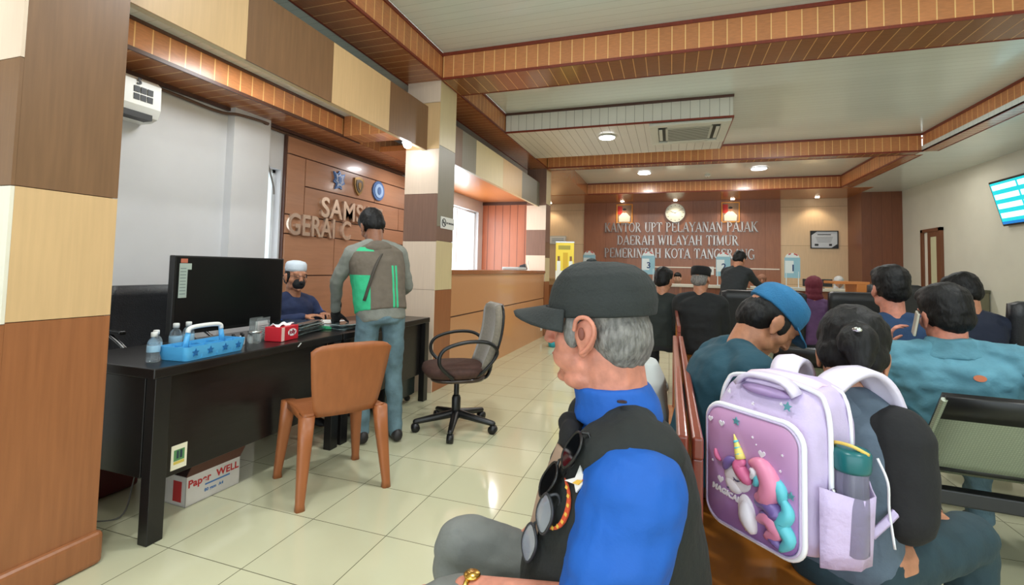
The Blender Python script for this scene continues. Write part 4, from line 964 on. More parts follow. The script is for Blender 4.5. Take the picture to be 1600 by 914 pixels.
glasses('clear reading glasses hooked low on the front of the black vest', -.115, .765, mat('reading lens', (190, 196, 210), .03, metal=.3, alpha=.55), m_dgr, R(58), 1.25)
# gold watch
wq = J['wr'][-1]; dw = (wq-J['el'][-1]).normalized(); M = Matrix.Translation(wq-dw*.012) @ frame(dw, Z3).to_4x4(); m_gold = mat('gold', (212, 170, 84), .25, metal=1)
wt = MB().tube([M @ Vector((.030*math.cos(a*PI/12), .026*math.sin(a*PI/12), 0)) for a in range(24)], .0045, 8, closed=True, flat=1.3).build('wrist_watch', m_gold, t, True)
MB().lathe([(.014, 0), (.015, .003), (.013, .005)], n=20).build('watch_face', m_gold, wt, True, loc=wq-dw*.012+Vector((0, 0, .027)))
# moles on the cheek
b = MB()
for x, y, z in ((-.069, .033, .012), (-.064, .042, -.045), (-.060, .052, -.02)): b.ell(HP(x, y, z), (.002, .0025, .0025))
b.build('moles', mat('mole brown', (128, 74, 60), .6), t, True)
# ------------------------------------------------------------------ benches, waiting chairs
m_bw = wood('lacquered orange wood', (170, 104, 38), .22, .14, (2, .5, 8), coat=.5)
m_rl = wood('red brown lacquer', (134, 58, 42), .28, coat=.3)
def bench(x0, x1, y0, y1, side, label, yb=None):
    """side: +1 seat extends to +x from the backrest at x0"""
    xb = x0 if side > 0 else x1
    t = empty('wooden_bench', ((x0+x1)/2, (y0+y1)/2, 0), 0, label, 'bench'); cx = (x0+x1)/2; cy = (y0+y1)/2; L = (y1-y0)/2; w = (x1-x0)/2; s = side; yb = -L if yb is None else yb-cy
    MB().box((-w, -L, .42), (w, L, .45), .008).build('seat', m_bw, t)
    MB().box((-s*w-.012, yb, .80), (-s*w+.012, L, .85), .006).build('top_rail', m_rl, t)
    b = MB()
    for k in range(int((L-yb)/.11)): y = yb+.05+k*.11; b.box((-s*w-.006, y, .45), (-s*w+.006, y+.05, .80))
    b.build('back_slats', m_bw, t)
    for y in (yb+.03, L-.03): MB().box((-s*w-.012, y-.02, 0), (-s*w+.012, y+.02, .80), .005).build('post', m_rl, t)
    for y in (-L+.03, L-.03):
        MB().box((s*w-.05, y-.02, 0), (s*w-.01, y+.02, .42), .005).build('leg', m_rl, t)
    return t
bench(-.31, .030, .60, 2.95, -1, 'wooden bench with a red brown rail on which the old man sits', 1.16)
bench(.062, .53, .86, 2.95, 1, 'orange wooden bench behind the old man, carrying the girl with the backpack', 1.16)
bench(.062, .53, 3.5, 5.5, 1, 'brown wooden bench farther down, under the man in the black cap and coat')
m_perf = striped('perforated grey green metal', (150, 158, 136), (132, 140, 120), 0, .009, .003, .4, .06, 0, axis2=2, pitch2=.009, width2=.003, bump=.1)
m_pad = mat('black vinyl pad', (24, 25, 26), .4)
def waiting_row(x, y, rz, n, label, h=.80, pad=True, group=None):
    t = empty('waiting_chair', (x, y, 0), R(rz), label, 'chair', group); P = .54
    MB().box((-.27, -.02, .30), (P*n-.27, .04, .36), .006).build('beam', m_bpl, t)
    for i in range(n):
        cx = i*P; g = [[(cx+.25*s, -.27+.27*(1-f)*.9+.0, .47+f*(h-.47)) for s in (-1, -.5, 0, .5, 1)] for f in [-.15+k*1.15/6 for k in range(7)]]
        o = MB().sheet(g, .014).build('backrest', m_perf, t, True)
        g2 = [[(cx+.235*s, p[0][1]-.013, p[0][2]) for s in (-1, 0, 1)] for p in g[5:]]
        if pad: MB().sheet([[(cx+.25*s, -.27+.27*(1-f)*.9+.012, .47+f*(h-.47)+.004) for s in (-1, 0, 1)] for f in (.2, .6, 1.02)], .03).sheet([[(cx+.25*s, -.27+.27*(1-f)*.9-.010, .47+f*(h-.47)+.003) for s in (-1, 0, 1)] for f in (.72, .86, 1.03)], .014).build('back_pad', m_pad, t, True)
        MB().sheet([[(cx+.24*s, -.02+f*.44, .45-.02*math.sin(f*PI)+.02*f) for s in (-1, 0, 1)] for f in [k/5 for k in range(6)]], .03).build('seat', m_pad if pad else m_perf, t, True)
        for s in (-1, 1): MB().tube([(cx+s*.255, -.285, h+.0), (cx+s*.255, -.03, .46)], .011, 6).build('side_rail', m_perf, t)
    for i in range(n+1):
        x_ = -.27+i*P
        a = MB().tube(bez([(x_, -.18, .62), (x_, -.05, .66), (x_, .22, .65), (x_, .30, .60), (x_, .20, .52), (x_, .02, .36)], 5), .013, 8).build('armrest', m_chr, t, True)
    for x_ in (-.20, P*n-.34):
        MB().tube(bez([(x_, -.30, .03), (x_, -.16, .16), (x_, .01, .31), (x_, .16, .16), (x_, .32, .03)], 6), .020, 10, flat=.8).cap((x_, -.32, .022), (x_, -.28, .022), .022).cap((x_, .30, .022), (x_, .36, .022), .022).build('leg', m_chr, t, True)
    return t
waiting_row(1.235, 2.45, -4, 3, 'metal waiting chair row with black pads under the man in the pale denim shirt', .775)
waiting_row(.80, 3.28, 0, 4, 'metal waiting chair row ahead of the denim shirt, with the navy shirt sitting on it', .80)
# high black seats farther ahead
def high_seat(x, y, w, label, top=1.06, tagm=True, rz=0):
    t = empty('padded_seat', (x, y, 0), R(rz), label, 'chair')
    MB().sheet([[(w*s, -.02-.09*f+.0*s*s, .40+f*(top-.40)-(.02 if abs(s) > .9 and f > .95 else 0)) for s in (-1, -.85, -.4, 0, .4, .85, 1)] for f in [k/7 for k in range(8)]], .07).build('backrest', m_lea, t, True)
    MB().box((-w, -.02, .38), (w, .46, .47), .03).build('seat', m_lea, t, True)
    if tagm: MB().box((-.07, -.152, top-.28), (.05, -.146, top-.22), M=Matrix.Identity(4)).build('number_tag', mat('grey tag', (150, 152, 146), .5), t)
    for s in (-1, 1): MB().tube(bez([(s*(w+.02), .0, .45), (s*(w+.03), .02, .66), (s*(w+.03), .38, .66), (s*(w+.02), .40, .42)], 4), .014, 8).build('armrest', m_chr, t, True); MB().box((s*(w-.03)-.015, .0, 0), (s*(w-.03)+.015, .42, .38)).build('leg', m_bpl, t)
    return t
high_seat(.98, 6.0, .42, 'wide black padded seat in front of the counter, left of the maroon headscarf', 1.03)
high_seat(1.90, 5.95, .30, 'black padded seat with a small grey tag, right of the maroon headscarf', 1.05)
high_seat(2.80, 7.6, .30, 'black padded seat beside the orange wooden desk end', 1.12)
high_seat(2.62, 4.3, .40, 'big black padded seat at the right edge of the picture', 1.07, False)

# ------------------------------------------------------------------ school backpack
def backpack():
    t = empty('backpack', (.262, 1.335, .605), R(-44), 'lilac school backpack with a unicorn pocket, worn by the girl with tied hair', 'backpack')
    m_li = mat('lilac fabric', (196, 180, 214), .5, var=.05, bump=.1, bscale=200); m_wp = mat('white piping', (236, 236, 240), .35); m_pk = mat('pink lilac top', (232, 206, 224), .45)
    I3 = Matrix.Identity(3); b = MB()
    rg = [(0, .105, .075, 0), (.008, .125, .092, 0), (.04, .136, .102, 0), (.20, .137, .102, 0), (.28, .134, .096, .004), (.325, .124, .080, .016), (.352, .104, .060, .030), (.366, .07, .035, .040), (.369, .03, .012, .042)]
    b.loft([((0, y, z), rx, ry, I3) for z, rx, ry, y in rg], 48, p=4.2); b.skin('bag_body', m_li, t, .006, 3, lambda v: .0025*noise.noise(v*22))
    for y in (-.045, .035):
        pth = [(.1385, y, .01), (.1395, y, .10), (.1395, y, .20), (.136, y+.004, .285), (.124, y+.01, .33), (.10, y+.014, .352), (.0, y+.018, .362)]
        pth = pth+[(-p[0], p[1], p[2]) for p in pth[-2::-1]]
        MB().tube(bez(pth, 5), .0055 if y < 0 else .004, 8).build('zip_piping', m_wp, t, True)
    MB().ell((.144, -.047, .155), (.006, .006, .008)).build('zip_puller', m_chr, t, True)
    MB().sheet([[(x, -.012+.05*f, .3585+.008*math.sin(f*PI)-.010*abs(x/.09)**3+.006*f) for x in (-.09, -.06, -.03, 0, .03, .06, .09)] for f in (0, .25, .5, .75, 1)], .006).build('top_pad', m_pk, t, True)
    # carrying handle
    MB().sheet([[(x, -.058+.030*(f-.5)*2*.55, .338+.030*(1-(x/.075)**4)+.004*f) for x in [-.075+.015*k for k in range(11)]] for f in (0, .5, 1)], .010).build('handle', mat('pale lilac handle', (222, 212, 232), .4), t, True)
    MB().ell((0, -.060, .335), (.062, .02, .012)).build('handle_base', mat('darker lilac fabric', (176, 150, 196), .5), t, True)  # base under the handle, darker lilac than the bag body
    # unicorn pocket
    def rr(w, h, r, n=8):
        P = []
        for cx, cy, a0 in ((w-r, h-r, 0), (-w+r, h-r, 90), (-w+r, -h+r*.8, 180), (w-r, -h+r*.8, 270)):
            for k in range(n): a = R(a0+90*k/(n-1)); P.append((cx+r*math.cos(a), cy+r*math.sin(a)))
        return P
    PW, PH = .118, .135; FM = Matrix.Translation((0, -.094, .150)) @ Matrix(((1, 0, 0, 0), (0, 0, -1, 0), (0, 1, 0, 0), (0, 0, 0, 1)))
    m_pan = bpy.data.materials.new('purple pink printed panel'); m_pan.use_nodes = True; nt = m_pan.node_tree; bs = nt.nodes['Principled BSDF']; bs.inputs['Roughness'].default_value = .35
    tc = nt.nodes.new('ShaderNodeTexCoord'); sx = nt.nodes.new('ShaderNodeSeparateXYZ'); cr = nt.nodes.new('ShaderNodeValToRGB'); mr_ = nt.nodes.new('ShaderNodeMapRange')
    nt.links.new(tc.outputs['Object'], sx.inputs[0]); nt.links.new(sx.outputs[2], mr_.inputs[0]); mr_.inputs[1].default_value = .01; mr_.inputs[2].default_value = .29
    cr.color_ramp.elements[0].color = (*lin((140, 104, 170)), 1); cr.color_ramp.elements[1].color = (*lin((206, 156, 196)), 1)
    nt.links.new(mr_.outputs[0], cr.inputs[0]); nt.links.new(cr.outputs[0], bs.inputs['Base Color'])
    b = MB(); prev = None
    ring = [(1, 0), (1, .020), (.985, .026), (.95, .030), (.6, .034), (.2, .036), (.01, .0365)]
    base = rr(PW, PH, .042); n = len(base); vs = []; fs = []
    for sc_, z in ring: vs += [FM @ Vector((x*sc_, y*sc_, z)) for x, y in base]
    for i in range(len(ring)-1):
        for j in range(n): fs.append((i*n+j, i*n+(j+1) % n, (i+1)*n+(j+1) % n, (i+1)*n+j))
    fs += [tuple(range(n)), tuple((len(ring)-1)*n+j for j in range(n))]; b.add(vs, fs)
    pk = b.build('front_pocket', m_pan, t, True)
    MB().tube([FM @ Vector((x*1.03, y*1.03, .018)) for x, y in base], .0065, 8, closed=True).build('pocket_piping', m_wp, pk, True)
    MB().tube([FM @ Vector((x*1.0, y*1.0, .0265)) for x, y in base], .003, 6, closed=True).build('pocket_edge', m_li, pk, True)
    U = lambda u, v, z=.037: FM @ Vector((-PW+2*PW*u, PH-2*PH*v, z))
    FR = FM.to_3x3()
    def el(b, u, v, ru, rv, mi, th=.006, rot=0, z=.035): b.ell(U(u, v, z), (ru*2*PW, rv*2*PH, th), FR @ Matrix.Rotation(R(rot), 3, 'Z'), 20, mi)
    def tb(b, pts, r, mi, z=.038, fl=.5): pp = bez([U(u, v, z) for u, v in pts], 6); k = len(pp); b.tube(pp, [r*max(.12, math.sin(PI*min(1, max(0, (i+.8)/(k+.6))))**.6) for i in range(k)], 8, mi)
    um = [mat('unicorn white', (226, 220, 228), .4), mat('unicorn pink', (222, 136, 168), .4), mat('unicorn purple', (116, 96, 158), .4), mat('unicorn teal', (96, 190, 204), .4), mat('unicorn yellow', (232, 216, 120), .4), mat('unicorn lash', (70, 60, 90), .5), mat('unicorn hot pink', (208, 104, 146), .4)]
    b = MB()
    el(b, .50, .82, .095, .15, 0, .008, 8); el(b, .40, .56, .155, .115, 0, .010, -8); el(b, .36, .63, .10, .075, 0, .011, -20)
    tb(b, [(.50, .72), (.52, .84), (.58, .96)], .020, 0)
    tb(b, [(.86, .55), (.92, .66), (.86, .76), (.93, .86), (.84, .98)], .017, 3); tb(b, [(.72, .42), (.84, .50), (.86, .62)], .015, 3, .036)
    tb(b, [(.54, .38), (.68, .38), (.76, .50), (.70, .62), (.60, .64)], .024, 1); tb(b, [(.60, .69), (.72, .66), (.82, .72), (.66, .76)], .018, 2); tb(b, [(.62, .82), (.74, .78), (.82, .84), (.70, .93)], .019, 1); tb(b, [(.72, .92), (.80, .92), (.84, .97)], .012, 2)
    tb(b, [(.50, .38), (.44, .44), (.52, .52), (.56, .56)], .016, 6, .044); tb(b, [(.42, .40), (.32, .44), (.27, .52)], .011, 2, .043); tb(b, [(.60, .44), (.64, .50), (.60, .55)], .009, 3, .044)
    tb(b, [(.22, .47), (.17, .44), (.15, .38)], .006, 6, .040)
    tb(b, [(.58, .50), (.61, .44), (.57, .42)], .008, 0, .047)
    p0, p1 = U(.45, .38, .041), U(.375, .19, .041); b.tube([p0.lerp(p1, k/6) for k in range(7)], [.0125, .011, .0095, .0075, .0055, .0035, .001], 10, 4)
    for f in (.2, .45, .7): q = p0.lerp(p1, f); b.ell(q, (.0125*(1-f*.75), .004, .0125*(1-f*.6)), FR @ Matrix.Rotation(R(28), 3, 'Z'), 10, 3)
    tb(b, [(.385, .555), (.42, .575), (.46, .565)], .0018, 5, .0465)
    for du in (0, .02, .04): tb(b, [(.395+du, .565), (.39+du, .582)], .0012, 5, .0465)
    el(b, .32, .665, .012, .008, 5, .002, z=.046)
    for f in range(6): el(b, .47+.02*(f % 3), .78+.035*f, .006, .004, 4, .002, z=.042)
    b.build('unicorn_relief', um, pk, True)
    tm = text_mesh('MAGICAL', .0175, .003, .0008, 'CENTER'); link('lettering', tm, um[0], pk).matrix_local = FM @ Matrix.Translation((-PW+2*PW*.27, PH-2*PH*.735, .0365)) @ Matrix.Rotation(R(-6), 4, 'Z')
    mat('teal print', (60, 170, 200), .4); st = [((1 if k % 2 == 0 else .45)*math.sin(k*PI/5), (1 if k % 2 == 0 else .45)*math.cos(k*PI/5)) for k in range(10)]
    heart = [(0, -1), (.9, 0), (.9, .5), (.5, .8), (0, .4), (-.5, .8), (-.9, .5), (-.9, 0)]
    for u, v, s, k, sh in ((.38, .08, .010, 1, st), (.94, .52, .009, 1, st), (.07, .13, .007, 0, heart), (.21, .14, .008, 0, heart), (.66, .28, .009, 0, heart), (.20, .64, .009, 0, heart), (.86, .23, .003, 0, st), (.56, .17, .003, 0, st), (.10, .50, .003, 0, st), (.84, .36, .003, 0, st), (.60, .22, .002, 0, st)):
        MB().prism([(p*s, q*s) for p, q in sh], FM @ Matrix.Translation((-PW+2*PW*u, PH-2*PH*v, .0335)), .003).build('printed_heart' if sh is heart else 'printed_star', MATS['teal print'] if k else um[0], pk)
    for x, z, s, m in ((.07, .318, .011, 'teal print'), (.055, .320, .004, None), (-.08, .318, .006, None), (-.01, .305, .005, None)):
        yy = -.088+.5*(z-.30)
        MB().prism([(p*s, q*s) for p, q in st], Matrix.Translation((x, yy-.006, z)) @ Matrix(((1, 0, 0, 0), (0, .2, -1, 0), (0, 1, .2, 0), (0, 0, 0, 1))), .003).build('star_print', MATS.get(m) if m else um[0], t)
    # side pocket of thin fabric with an elastic lip
    g = []
    for i in range(9):
        f = i/8; a = PI*(i/8); g.append([(.137+math.sin(a)*(.046+.010*zz)+.003*math.sin(a*7), -.085+.17*f, .005+.165*zz-.02*zz*math.sin(a)) for zz in (0, .25, .5, .75, 1)])
    MB().sheet(g, .003).build('side_pocket', mat('thin lilac fabric', (200, 182, 218), .45, bump=.3, bscale=60), t, True)
    MB().sheet([[(p[0]*-1, p[1], p[2]) for p in r] for r in g], .003).build('side_pocket', MATS['thin lilac fabric'], t, True)
    # shoulder straps
    for s in (-1, 1):
        pc = [(s*.05, .085, .335), (s*.07, .13, .375), (s*.085, .19, .385), (s*.10, .25, .34), (s*.115, .29, .24)]
        pp = bez(pc, 5); g = []
        for i, p in enumerate(pp):
            w = .036; g.append([p+Vector((w*k, 0, -.008*abs(k))) for k in (-1, -.5, 0, .5, 1)])
        MB().sheet(g, .014).build('shoulder_strap', mat('padded strap', (222, 214, 232), .5), t, True)
        MB().tube(bez([(s*.115, .285, .24), (s*.15, .25, .14), (s*.16, .19, .08), (s*.145, .10, .03)], 5), .009, 6, flat=.3).build('webbing', m_li, t, True)
    MB().tube(bez([(.15, .12, .20), (.165, .13, .15), (.158, .15, .08), (.168, .15, .0)], 5), .003, 6).build('loose_cord', m_wp, t, True)
    # sequin charm
    c = MB().loft([((-.165, .02, z), rx, .02, I3) for z, rx in ((.10, .012), (.12, .022), (.16, .026), (.20, .020), (.215, .008))], 14).tube([(-.165, .02, .215), (-.14, .02, .26)], .003, 6)
    c.skin('sequin_charm', mat('silver pink sequins', (206, 186, 192), .25, metal=.5, var=.7, vscale=160), t, .004, 0, lambda v: .003*noise.noise(v*120))
    return t
bp = backpack()
t = empty('drink_bottle', Matrix.Translation((.262, 1.335, .60)) @ Matrix.Rotation(R(-44), 4, 'Z') @ Vector((.162, -.012, .035)), R(-44), 'see through drink bottle with a dark teal lid in the side pocket of the backpack', 'bottle')
MB().lathe([(.026, 0), (.031, .006), (.032, .10), (.031, .165), (.028, .18)], n=24).build('bottle_body', mat('smoky bottle plastic', (150, 150, 168), .12, trans=.6, alpha=.7), t, True)
MB().lathe([(.034, .172), (.036, .178), (.037, .208), (.033, .216), (.02, .22)], n=24).build('lid', mat('dark teal plastic', (26, 100, 104), .3), t, True)
MB().tube(bez([(-.034, 0, .212), (-.02, -.02, .226), (.012, -.02, .228), (.034, 0, .214)], 4), .004, 6).build('lid_trim', mat('orange yellow trim', (226, 190, 96), .4), t, True)

# --- girl with tied hair ------------------------------------------------------------
m_bk = mat('black cotton', (22, 22, 24), .85, bump=.15); m_gb = mat('grey blue cotton', (84, 98, 112), .85, var=.12, bump=.2); m_dj = mat('dark teal jeans', (34, 56, 64), .8, var=.15, bump=.15)
t, J = figure('girl with tied black hair, seen from behind with a backpack', (.415, 1.475, 0), -44, hz=.52, lean=(8, 0), head=(34, 24, 4), torso=.385, k=.95, bulk=.88, shirt=(m_gb, 'shirt'), sleeve='none', trousers=m_dj, vox=.008, hvox=.006, skinm=SK, hair=(m_hair, 'bun'), shw=.125,
    arms={-1: ((-.19, .10, .68), (-.10, .28, .62)), 1: ((.140, .03, .655), (.08, .25, .60))}, sleeve_r=(.056, .048, .036), headgap=.12)
for s in (-1, 1):
    b = MB(); b.ell(J['sh'][s], (.074,)*3); b.cap(J['sh'][s], J['el'][s], .076, .064); b.cap(J['el'][s], J['wr'][s], .058, .038)
    b.skin('sleeve', m_bk, t, .008, 4, lambda v: .005*noise.noise(v*18))
b = MB(); nb = J['nb']; b.loft([(nb-J['S']*.03, .115, .085, J['MT']), (nb+J['S']*.01, .088, .072, J['MT']), (nb+J['S']*.035, .072, .064, J['MT'])], 24); b.skin('collar', m_gb, t, .006, 3, lambda v: .004*noise.noise(v*20))
b = MB(); b.cap(nb+J['Rt']*-.06-J['F']*.055+J['S']*.02, nb+J['Rt']*-.035-J['F']*.10-J['S']*.05, .012, .018); b.skin('collar_stripe', mat('khaki patch', (150, 138, 104), .8), t, .006, 2)
MB().ell(J['hc']+J['HM'] @ Vector((.018, -.172, -.008)), (.012, .008, .007)).build('hair_clip', m_chr, t, True)

# --- man in teal shirt with a blue cap turned backwards --------------------------------
m_teal = mat('dark teal jersey', (18, 66, 82), .8, var=.12, vscale=8, bump=.12)
t, J = figure('man in a dark teal shirt and blue cap, bent over his phone', (.135, 1.88, 0), -78, hz=.55, lean=(15, 0), head=(46, 4, 0), torso=.40, bulk=1.12, shirt=(m_teal, 'shirt'), sleeve='short', trousers=mat('brown trousers', (62, 54, 50), .8), vox=.008, hvox=.0055, skinm=SK, hair=(m_hair, 'low'),
    arms={-1: ((-.20, .34, .68), (-.05, .42, .80)), 1: ((.20, .32, .66), (.05, .42, .80))}, sleeve_r=(.068, .06, .05), neck_fwd=.05, headgap=.135)
hc, HM = J['hc'], J['HM']; m_bc = mat('blue cap cotton', (36, 104, 148), .85, var=.1, bump=.3, bscale=180)
b = MB(); b.loft([(hc+HM @ Vector((0, y, z)), rx, ry, HM) for z, rx, ry, y in ((.030, .086, .104, -.014), (.055, .088, .105, -.014), (.09, .084, .098, -.012), (.115, .070, .080, -.008), (.130, .046, .052, -.004), (.136, .012, .012, 0))], 36); b.skin('cap_crown', m_bc, t, .005, 3, lambda v: .003*noise.noise(v*22))
b = MB()
g = [[hc+HM @ Vector((.085*math.sin(a)*(1+f*.05), .0+.088*math.cos(a)+f*.060*math.cos(a), .036-f*.016)) for a in [R(-55+10*q) for q in range(12)]] for f in (0, .5, 1)]
b.sheet(g, .005).build('cap_brim', m_bc, t, True)
ph = empty('mobile_phone', t.location+Matrix.Rotation(R(-78), 3, 'Z') @ Vector((0, .50, .84)), R(-78), 'phone with a yellow case in the hands of the man in teal', 'phone')
MB().box((-.036, -.005, -.07), (.036, .005, .07), .006).build('case', mat('yellow case', (226, 206, 60), .4), ph, rot=(R(-40), 0, 0)); MB().box((-.033, -.007, -.066), (.033, -.0055, .066)).build('screen', mat('phone screen', (40, 50, 60), .1), ph, rot=(R(-40), 0, 0))

# --- man in pale denim shirt on the phone ------------------------------------------------
m_den = mat('pale teal denim', (82, 132, 148), .85, var=.2, vscale=9, bump=.3, bscale=50)
t, J = figure('broad man in a pale teal denim shirt holding a phone to his ear', (1.18, 2.57, 0), -14, hz=.535, lean=(-3, -4), head=(8, 22, -4), torso=.375, bulk=1.18, k=1.0, shirt=(m_den, 'shirt'), trousers=m_jean, vox=.009, hvox=.006, skinm=SKO, hair=(m_hair, 'full'), shw=.205, wrinkle=.016,
    arms={-1: ((-.38, .02, .69), (-.235, .11, .875), dict(d=(.25, .05, .95), n=(.9, -.1, -.2), curl=.8, s=1)), 1: ((.36, .12, .70), (.2, .34, .66))}, sleeve_r=(.076, .066, .044), neck_fwd=.02, headgap=.13, eye=False)
b = MB(); nb = J['nb']; b.loft([(nb-J['S']*.02, .125, .100, J['MT']), (nb+J['S']*.02, .098, .084, J['MT']), (nb+J['S']*.055, .080, .074, J['MT']), (nb+J['S']*.058, .070, .066, J['MT'])], 26); b.skin('collar', m_den, t, .007, 3, lambda v: .005*noise.noise(v*22))
Wm = Matrix.Translation(t.location) @ Matrix.Rotation(R(-14), 4, 'Z')
hp_ = Wm @ (J['hc']+J['HM'] @ Vector((-.100, .02, -.02)))
ph = empty('mobile_phone', hp_, R(-14), 'silver mobile phone at the ear of the man in the denim shirt', 'phone'); MB().box((-.005, -.033, -.065), (.005, .033, .04), .004).build('case', mat('silver case', (200, 196, 180), .3, metal=.3), ph, rot=(R(10), R(8), 0)); MB().box((.0055, -.031, -.064), (.0065, .030, .035)).build('screen', mat('phone screen', (40, 50, 60), .1), ph, rot=(R(10), R(8), 0))
def back_pt(o, x, z):
    best = min((v for v in o.data.vertices if abs(v.co.x-x) < .02 and abs(v.co.z-z) < .02), key=lambda v: v.co.y); return best.co.copy(), best.normal.copy()
so = [c for c in t.children if c.name.startswith('shirt')][0]
p, n = back_pt(so, .045, J['nb'].z-.07); b = MB(); b.prism([(a*.020, c*.013) for a, c in circ], Matrix.Translation(p+n*.001) @ frame(n, Z3).to_4x4(), .003); b.build('leather_patch', mat('orange leather patch', (176, 96, 58), .6), t)

# --- further waiting people ----------------------------------------------------------------
m_nv = mat('navy shirt', (26, 54, 88), .85, var=.12, bump=.15); m_mid = mat('black coat', (20, 24, 26), .8, var=.15, bump=.15)
figure('man with full black hair in a navy blue shirt, seen from behind', (1.28, 3.33, 0), 2, hz=.50, lean=(0, -6), head=(2, 6, 0), torso=.47, shirt=(m_nv, 'shirt'), trousers=mat('dark trousers', (30, 32, 40), .8), vox=.012, hvox=.008, hair=(m_hair, 'full'), skinm=SKO, eye=False, headgap=.165)
figure('person with smooth black hair in dark navy, by the big black seat', (2.02, 4.15, 0), 12, hz=.50, lean=(6, 0), head=(20, 30, 0), torso=.46, shirt=(mat('dark navy cloth', (18, 28, 50), .8), 'shirt'), trousers=MATS['dark trousers'], vox=.014, hvox=.009, hair=(m_hair, 'full'), eye=False)
t, J = figure('man in a black coat and black brimless cap on the far bench', (.27, 4.90, 0), -12, hz=.50, lean=(2, 0), head=(8, -10, 0), torso=.49, bulk=1.15, shirt=(m_mid, 'jacket'), trousers=MATS['dark trousers'], vox=.014, hvox=.009, hair=(m_hairg, 'low'), eye=False)
b = MB(); b.lathe([(.088, 0), (.091, .03), (.088, .075), (.075, .09), (.002, .092)], n=24); o = b.build('cap', mat('black felt', (14, 14, 15), .9), t, True, loc=J['hc']+J['HM'] @ Vector((0, -.012, .025)), rot=J['HM'].to_euler()); o.scale = (1, 1.15, 1)
figure('person in a dark jacket seated left of the man in the black brimless cap', (-.08, 5.15, 0), -8, hz=.50, lean=(4, 0), head=(12, -20, 0), torso=.46, bulk=1.1, shirt=(mat('dark green jacket', (30, 38, 36), .8), 'jacket'), trousers=MATS['dark trousers'], vox=.015, hvox=.01, hair=(m_hair, 'full'), eye=False)
t = empty('cloth_bag', (-.075, 2.06, .452), 0, 'pale grey cloth bag on the bench behind the old man', 'bag')
MB().loft([((0, 0, z), rx, ry, Matrix.Identity(3)) for z, rx, ry in ((0, .05, .13), (.03, .07, .16), (.2, .075, .16), (.33, .06, .13), (.40, .03, .08))], 20, p=2.6).skin('bag_body', mat('pale grey cotton', (178, 182, 180), .8), t, .01, 4, lambda v: .006*noise.noise(v*14))
MB().tube(bez([(.03, -.06, .36), (.06, -.05, .30), (.065, .03, .30), (.03, .06, .36)], 5), .006, 6).build('handle', MATS['pale grey cotton'], t, True)
# standing at the counter
figure('person in a dark jacket standing at the counter and reaching over it', (.90, 8.05, 0), -35, hz=.82, lean=(20, 0), head=(34, 0, 0), legs='stand', torso=.50, shirt=(mat('dark grey jacket', (28, 33, 36), .8, var=.1), 'jacket'), trousers=mat('black trousers', (20, 20, 22), .8), vox=.014, hvox=.009, hair=(m_hair, 'full'),
    arms={-1: ((-.22, .22, 1.05), (-.10, .50, 1.03)), 1: ((.24, .30, 1.08), (.20, .60, 1.02))}, bulk=1.1)
t, J = figure('person in a maroon headscarf and purple top between the two black seats', (1.52, 6.05, 0), -6, hz=.50, lean=(4, 0), head=(6, -14, 0), torso=.45, k=.95, shirt=(mat('purple top', (92, 60, 100), .8, var=.25, vscale=10), 'shirt'), trousers=MATS['dark trousers'], vox=.014, hvox=.01, hair=(mat('maroon scarf', (98, 26, 42), .8), 'scarf'), eye=False)
t, J = figure('person in a patterned pink headscarf near the open door', (3.62, 7.9, 0), -6, hz=.50, lean=(2, 0), head=(6, 0, 0), torso=.46, shirt=(mat('grey green top', (92, 100, 96), .8), 'shirt'), trousers=MATS['dark trousers'], vox=.016, hvox=.012, hair=(mat('pink patterned scarf', (196, 162, 160), .8, var=.4, vscale=40), 'scarf'), eye=False)
for x, y, lb, sk, hr, cl in ((.16, 10.75, 'counter clerk with dark hair facing the room, behind the black brimless cap', SKL, (m_hair, 'short'), (86, 110, 104)), (1.78, 10.85, 'counter clerk in a brown headscarf beside the reaching person', SK, (mat('brown scarf', (134, 92, 70), .8), 'scarf'), (150, 130, 110)),
    (2.72, 10.95, 'counter clerk with short brown hair above the maroon headscarf', SKL, (mat('brown hair', (88, 66, 50), .6), 'short'), (60, 66, 80)), (3.27, 11.35, 'counter clerk in a white headscarf beside the papers', SKL, (mat('white scarf', (206, 206, 204), .8), 'scarf'), (170, 172, 176))):
    figure(lb, (x, y, 0), 180+random.uniform(-8, 8), hz=.50, lean=(6, 0), head=(14, 0, 0), torso=.45, k=.96, shirt=(mat(lb[:24], cl, .8), 'shirt'), trousers=MATS['dark trousers'], vox=.018, hvox=.011, hair=hr, skinm=sk)
